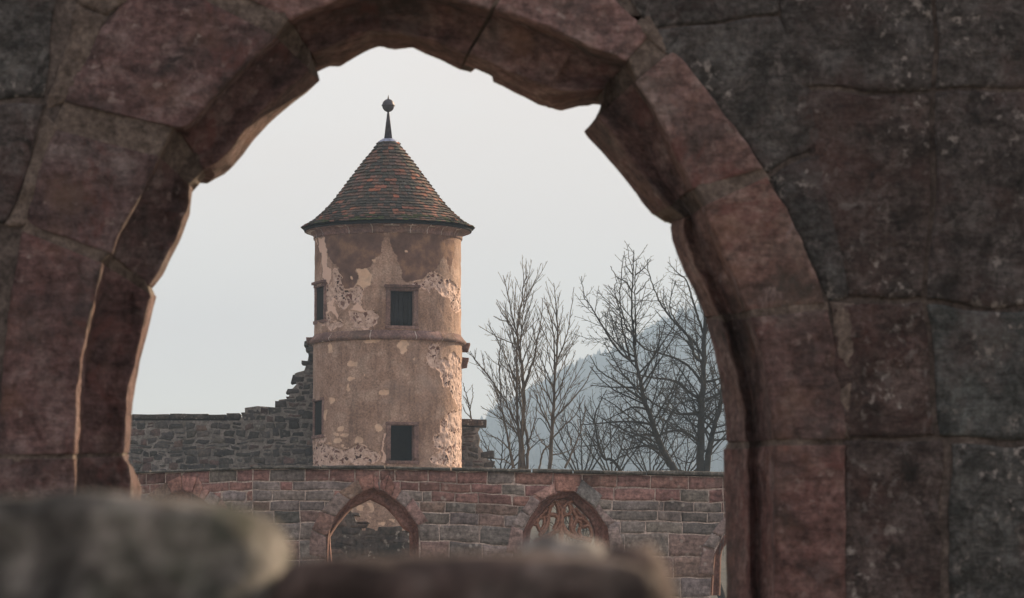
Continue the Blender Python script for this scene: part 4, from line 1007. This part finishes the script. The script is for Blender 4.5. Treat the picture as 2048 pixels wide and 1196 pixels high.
def smooth(pts, n):
    m = len(pts) - 1; o = []
    for k in range(n + 1):
        u = m * k / n; i = min(int(u), m - 1); f = u - i
        p1, p2 = pts[i], pts[i + 1]; p0 = pts[i - 1] if i else p1 * 2 - p2; p3 = pts[i + 2] if i + 2 <= m else p2 * 2 - p1
        o.append(.5 * (p1 * 2 + (p2 - p0) * f + (p0 * 2 - p1 * 5 + p2 * 4 - p3) * f * f + (p1 * 3 - p0 - p2 * 3 + p3) * f ** 3))
    return o
def make_tree(label, Y, trunks, limbs, seed, mat, group, maxl=3, spc=(.55, .38, .3), cap=(3.2, 1.3, .6), ang=(28, 58), up=.5, wob=.13):
    """trunks/limbs: (pixel polyline, base radius, tip radius); limbs leave the picture plane at their own slope"""
    tr = Tree(seed); tr.maxl = maxl; tr.spc = spc; tr.cap = cap; tr.ang = ang; tr.wob = wob
    bx_ = P(trunks[0][0][0][0], 948, Y)
    bushy = 'bush' in label or 'shrub' in label
    root = thing('bare_bush' if bushy else 'bare_tree', (bx_.x, Y, 0), label, 'bush' if bushy else 'tree', group)
    g = tr.rng
    stems = []
    for kind, lst in (('trunk', trunks), ('limb', limbs)):
        for (pl, r0, r1) in lst:
            sl_ = (g.uniform(-.12, .12) if kind == 'trunk' else g.choice((-1, 1)) * g.uniform(.15, .6)); d = 0.0; pts = []; prev = None
            off = 0.0
            if kind == 'limb' and stems:
                b = P(*pl[0], Y); q = min((p for s_ in stems for p in s_), key=lambda p: (p.x - b.x) ** 2 + (p.z - b.z) ** 2); off = q.y - Y
            for p in pl:
                v_ = P(*p, Y)
                if prev is not None: d += (v_ - prev).length
                prev = v_; pts.append(P(*p, Y + off + sl_ * d))
            if kind == 'trunk' and 925 < pl[0][1]:
                b = pts[0]; lean = (pts[0] - pts[1]); lean = lean / max(.1, lean.length)
                pts = [Vector((b.x + lean.x * (b.z + .3) * .55, b.y, -.3)), Vector((b.x + lean.x * b.z * .35, b.y, b.z * .5))] + pts
                r0b = r0 * 1.35
            else: r0b = r0
            pts = smooth(pts, max(8, 5 * len(pts)))
            pts = [p + Vector((g.gauss(0, .012), g.gauss(0, .03), 0)) * min(1, i) for i, p in enumerate(pts)]
            mb = MB(); tr.tube(mb, pts, r0b, r1, 10 if r0 > .1 else 6)
            stems.append(pts)
            obj(kind, mb, mat, root)
            L = sum((b - a).length for a, b in zip(pts, pts[1:]))
            vis = [p for p in pts if p.z > P(1000, 1010 if pl[0][1] < 1000 else 1160, Y).z] or pts
            Lv = sum((b - a).length for a, b in zip(vis, vis[1:]))
            if Lv > .3: tr.kids(vis, Lv, max(r0 * .6, .03), 0, up, .1 if kind == 'limb' else .12)
    obj('crown', tr.tw, mat, root, smooth=False)
    return root
c4 = lambda pts: [(1180 + a / 4.985, 710 + b / 4.985) for a, b in pts]
c3 = lambda pts: [(1180 + a / 4.985, 480 + b / 4.985) for a, b in pts]
c1 = lambda pts: [(920 + a / 4.985, 480 + b / 4.985) for a, b in pts]
c2 = lambda pts: [(920 + a / 4.985, 710 + b / 4.985) for a, b in pts]
G = 'bare winter trees behind the cloister wall'
make_tree('tall bare tree with the thickest upright grey trunk, close beside the right arch jamb', 150, 
  [([(1401,952),(1402,860),(1404,800),(1407,735),(1409,670),(1412,600),(1414,545)], .155, .04), ([(1412,952),(1421,890),(1428,855),(1439,816),(1445,770),(1456,690),(1460,600)], .12, .035)],
  [([(1405,768),(1381,736),(1354,718),(1320,707),(1292,699),(1272,683)], .06, .014), ([(1402,800),(1375,782),(1358,766),(1336,759),(1310,756),(1280,750),(1250,740),(1220,728)], .065, .014),
   ([(1402,826),(1377,828),(1356,828),(1336,820),(1316,812),(1292,794),(1276,770)], .065, .014), ([(1406,722),(1391,715),(1377,675),(1354,650),(1336,628),(1320,604),(1308,576),(1296,540),(1295,518)], .06, .012),
   ([(1407,715),(1389,685),(1360,652),(1344,628),(1340,600),(1352,560)], .05, .012), ([(1409,672),(1395,632),(1383,592),(1372,560),(1356,546),(1335,524)], .05, .012),
   ([(1402,888),(1381,870),(1356,861),(1334,864),(1318,870),(1296,868)], .05, .012), ([(1402,890),(1370,862),(1340,845),(1312,833)], .035, .012), ([(1411,764),(1439,757),(1470,740)], .05, .02), ([(1410,830),(1423,840),(1428,850)], .06, .05), ([(1411,800),(1440,787),(1470,780)], .05, .02),
   ([(1403,930),(1385,945),(1350,938),(1320,940)], .03, .012), ([(1404,905),(1380,925),(1352,915),(1330,905)], .03, .012), ([(1404,690),(1420,640),(1430,590)], .045, .015), ([(1403,815),(1392,800),(1378,802),(1350,808),(1330,800)], .045, .012), ([(1405,740),(1396,700),(1392,660),(1388,630)], .04, .012)],
  31, M['bark'], G, maxl=4, spc=(.27, .2, .16, .14), cap=(2.6, 1.2, .6, .3), ang=(30, 70), up=.25)
make_tree('tall bare tree leaning left with two parallel upper stems, right of the young trees', 144,
  [([(1352,948),(1340,929),(1324,896),(1310,862),(1300,830),(1288,796),(1280,760),(1272,722),(1267,670),(1263,620),(1266,550),(1267,500)], .125, .013)],
  [([(1271,690),(1271,658),(1270,592),(1272,520)], .045, .012), (c3([(440,960),(370,880),(330,760),(298,560),(318,300),(340,110)]), .04, .011), (c3([(400,1190),(330,910),(295,700),(250,520),(270,380)]), .045, .011),
   (c4([(530,450),(400,360),(290,280),(90,150),(0,0)]), .055, .012), ([(1272,722),(1258,719),(1234,697),(1208,658),(1194,634),(1180,610),(1168,592),(1163,552)], .05, .011), (c4([(510,340),(350,320),(200,320),(0,300)]), .045, .011),
   (c4([(560,540),(430,520),(300,580),(150,650)]), .045, .011), (c4([(630,700),(500,670),(300,665),(0,690),(-100,690)]), .055, .012), (c4([(650,810),(560,790),(420,805),(300,760),(270,690)]), .05, .011),
   (c4([(700,940),(560,905),(400,935),(310,935),(280,800)]), .05, .011), (c3([(440,980),(560,1090),(700,1130),(850,1170)]), .035, .011), (c3([(420,520),(360,420),(270,370),(200,260)]), .03, .011), (c3([(430,350),(370,270),(345,160)]), .025, .010),
   (c3([(450,350),(530,290),(580,230),(605,190)]), .025, .010), (c3([(460,540),(530,470),(600,370)]), .025, .010), (c4([(690,800),(760,770),(860,755),(960,770),(1060,850)]), .04, .012), (c4([(530,400),(620,470),(720,530),(800,560)]), .045, .012), (c4([(700,950),(680,1030),(665,1100)]), .03, .012), (c4([(600,600),(720,640),(850,740),(980,830)]), .03, .011)],
  47, M['bark'], G, maxl=4, spc=(.27, .2, .16, .14), cap=(2.6, 1.2, .6, .3), ang=(28, 60), up=.35)
make_tree('slender dark tree bending left in front of the leaning tree', 147, [(c4([(310,1160),(140,1030),(80,850),(50,620),(100,480),(160,350)]), .06, .012)],
  [(c4([(80,900),(0,905),(-120,910)]), .03, .011), (c4([(140,1030),(90,900),(20,820),(-60,760)]), .025, .011), (c4([(200,1080),(320,1010),(420,960),(450,850)]), .03, .011), (c4([(60,700),(0,600),(-60,500)]), .025, .011)], 53, M['bark'], G, spc=(.45, .34, .28), cap=(2.0, 1.0, .5))
make_tree('young multi-stemmed bare tree with fanning upright stems nearest the tower', 146,
  [([(1046,937),(1043,880),(1046,838),(1048,778),(1040,710),(1036,689),(1034,671),(1026,640),(1018,600),(1006,550)], .085, .011), ([(1040,936),(1040,890),(1035,840),(1034,760),(1034,700),(1038,632),(1044,600),(1048,566),(1056,544)], .06, .011), ([(1054,937),(1056,890),(1048,838)], .05, .045)],
  [([(1048,778),(1060,740),(1070,710),(1074,680),(1080,656),(1086,596)], .05, .011), ([(1026,936),(1018,890),(1010,850),(1002,810),(986,764),(962,734),(938,704)], .05, .011), ([(1041,862),(1024,830),(1008,798),(984,762),(954,724),(940,702)], .04, .011),
   ([(1002,810),(1000,760),(998,720),(1000,690),(986,665),(975,648)], .03, .010), ([(1036,695),(1046,650),(1060,612),(1068,580)], .028, .010), ([(1034,671),(1016,645),(1000,640),(988,632)], .025, .010), ([(1018,645),(1005,628),(992,604)], .02, .010), ([(1042,880),(1020,850),(990,830),(960,812)], .03, .011), ([(1020,900),(1000,880),(975,868),(958,850)], .03, .011),
   ([(1048,800),(1030,760),(1014,720),(1004,690)], .03, .010), ([(1054,890),(1062,870),(1072,830),(1074,790)], .035, .011), ([(1030,936),(1010,920),(985,915),(975,890)], .03, .011), ([(1044,730),(1030,690),(1024,650)], .03, .01), ([(1072,690),(1066,650),(1070,620)], .02, .01)],
  61, M['barkbrown'], G, maxl=4, spc=(.36, .3, .24, .2), cap=(2.6, 1.4, .7, .35), ang=(15, 34), up=.3, wob=.05)
make_tree('young upright bare tree with one straight stem between the fanning tree and the leaning tree', 148,
  [([(1100,937),(1104,860),(1108,810),(1109,760),(1114,710),(1115,660),(1112,608),(1108,566)], .075, .011)],
  [([(1109,760),(1109,719),(1106,656),(1096,620),(1088,596)], .04, .011), ([(1111,730),(1117,715),(1130,680),(1138,650),(1148,574)], .04, .011), ([(1104,772),(1094,746),(1080,714),(1072,690)], .035, .011), ([(1104,862),(1080,814),(1072,790),(1060,776)], .035, .011),
   ([(1106,840),(1140,804),(1168,770),(1188,730)], .04, .011), ([(1078,937),(1086,905),(1100,888)], .04, .03), ([(1114,665),(1122,640),(1126,610)], .02, .01), ([(1114,660),(1100,632),(1092,604)], .022, .01), ([(1102,880),(1130,850),(1150,830),(1170,790)], .035, .011), ([(1108,805),(1120,780),(1128,750),(1130,720)], .03, .01),
   ([(1101,900),(1080,880),(1066,850)], .03, .01), ([(1130,936),(1150,890),(1165,850),(1172,800)], .045, .011), ([(1102,910),(1130,905),(1160,890)], .03, .01), ([(1107,815),(1094,780),(1090,740),(1096,700)], .03, .01)],
  71, M['barkbrown'], G, maxl=4, spc=(.36, .3, .24, .2), cap=(2.6, 1.4, .7, .35), ang=(16, 36), up=.3, wob=.05)
make_tree('small twiggy bare sapling peeping over the wall stub beside the tower', 140, [([(944,845),(938,810),(930,780),(926,765)], .03, .010)], [([(938,812),(932,800),(926,790)], .02, .01), ([(940,820),(946,790),(944,770)], .02, .01), ([(942,836),(930,822),(925,808)], .02, .01)], 83, M['barkbrown'], G, maxl=2)
for i, (x0, Y, top, lb) in enumerate([(1225, 158, 800, 'low bare bush far back under the leaning tree'), (1300, 162, 830, 'low bare bush far back between the two tall trees'), (1165, 160, 790, 'low bare bush far back right of the straight young tree'), (1370, 160, 850, 'low bare bush far back at the thick trunk'), (1000, 160, 850, 'low bare bush far back behind the wall stub')]):
    rr = random.Random(100 + i)
    mk = lambda dx, dt: ([(x0 + dx * .15, 945), (x0 + dx * .5, 945 - (945 - top) * .35), (x0 + dx * .85, 945 - (945 - top) * .7), (x0 + dx, top + dt)], .035, .010)
    make_tree(lb, Y, [([(x0 - 2, 1120), (x0 + 2, 1040)] + mk(rr.uniform(-8, 8), 0)[0], .05, .01)], [([(x0, 1110), (x0 - 20, 1060), (x0 - 50, 1010), (x0 - 75, 950)], .03, .01), ([(x0, 1100), (x0 + 22, 1050), (x0 + 45, 1000), (x0 + 80, 945)], .03, .01), ([(x0, 1085), (x0 - 40, 1065), (x0 - 80, 1040)], .03, .01), ([(x0, 1075), (x0 + 40, 1055), (x0 + 80, 1035)], .03, .01), mk(-70, 40), mk(-40, 12), mk(35, 8), mk(68, 35), mk(-100, 80), mk(100, 85)], 200 + i, M['bark'], G, maxl=4, spc=(.45, .3, .25, .22), cap=(2.6, 1.3, .6, .3), ang=(25, 55), up=.4)

for i, (x0, lb) in enumerate([(1112, 'small bare shrub glimpsed through the left half of the tracery window'), (1160, 'small bare shrub glimpsed through the right half of the tracery window')]):
    make_tree(lb, 112, [([(x0, 1180), (x0 + 2, 1120), (x0 - 2, 1060), (x0 + 3, 1000)], .035, .01)], [([(x0, 1150), (x0 - 14, 1100), (x0 - 34, 1050), (x0 - 44, 1010)], .025, .009), ([(x0, 1140), (x0 + 16, 1095), (x0 + 30, 1045), (x0 + 42, 1005)], .025, .009), ([(x0, 1120), (x0 - 16, 1080), (x0 - 24, 1030)], .02, .009), ([(x0, 1115), (x0 + 10, 1070), (x0 + 26, 1020)], .02, .009)], 300 + i, M['bark'], 'shrubs behind the cloister wall', maxl=3, spc=(.25, .2, .16), cap=(1.1, .6, .35), ang=(25, 55))

# ------------------------------------------------------------------ air
mb = MB(); mb.box((-2620, -260, -2.0), (2620, 3060, 262))
hz = NT('valley_haze'); hz.t.nodes.remove(hz.b)
v_ = hz.n('ShaderNodeVolumePrincipled'); v_.inputs['Density'].default_value = 0.00048; v_.inputs['Color'].default_value = (0.52, 0.73, 1.0, 1)
hz.l(v_.outputs[0], hz.o.inputs['Volume'])
obj('haze', mb, hz.m, kind='stuff', label='thin blue valley haze', smooth=False)
for o in S.objects:
    if '_w' in o: del o['_w']
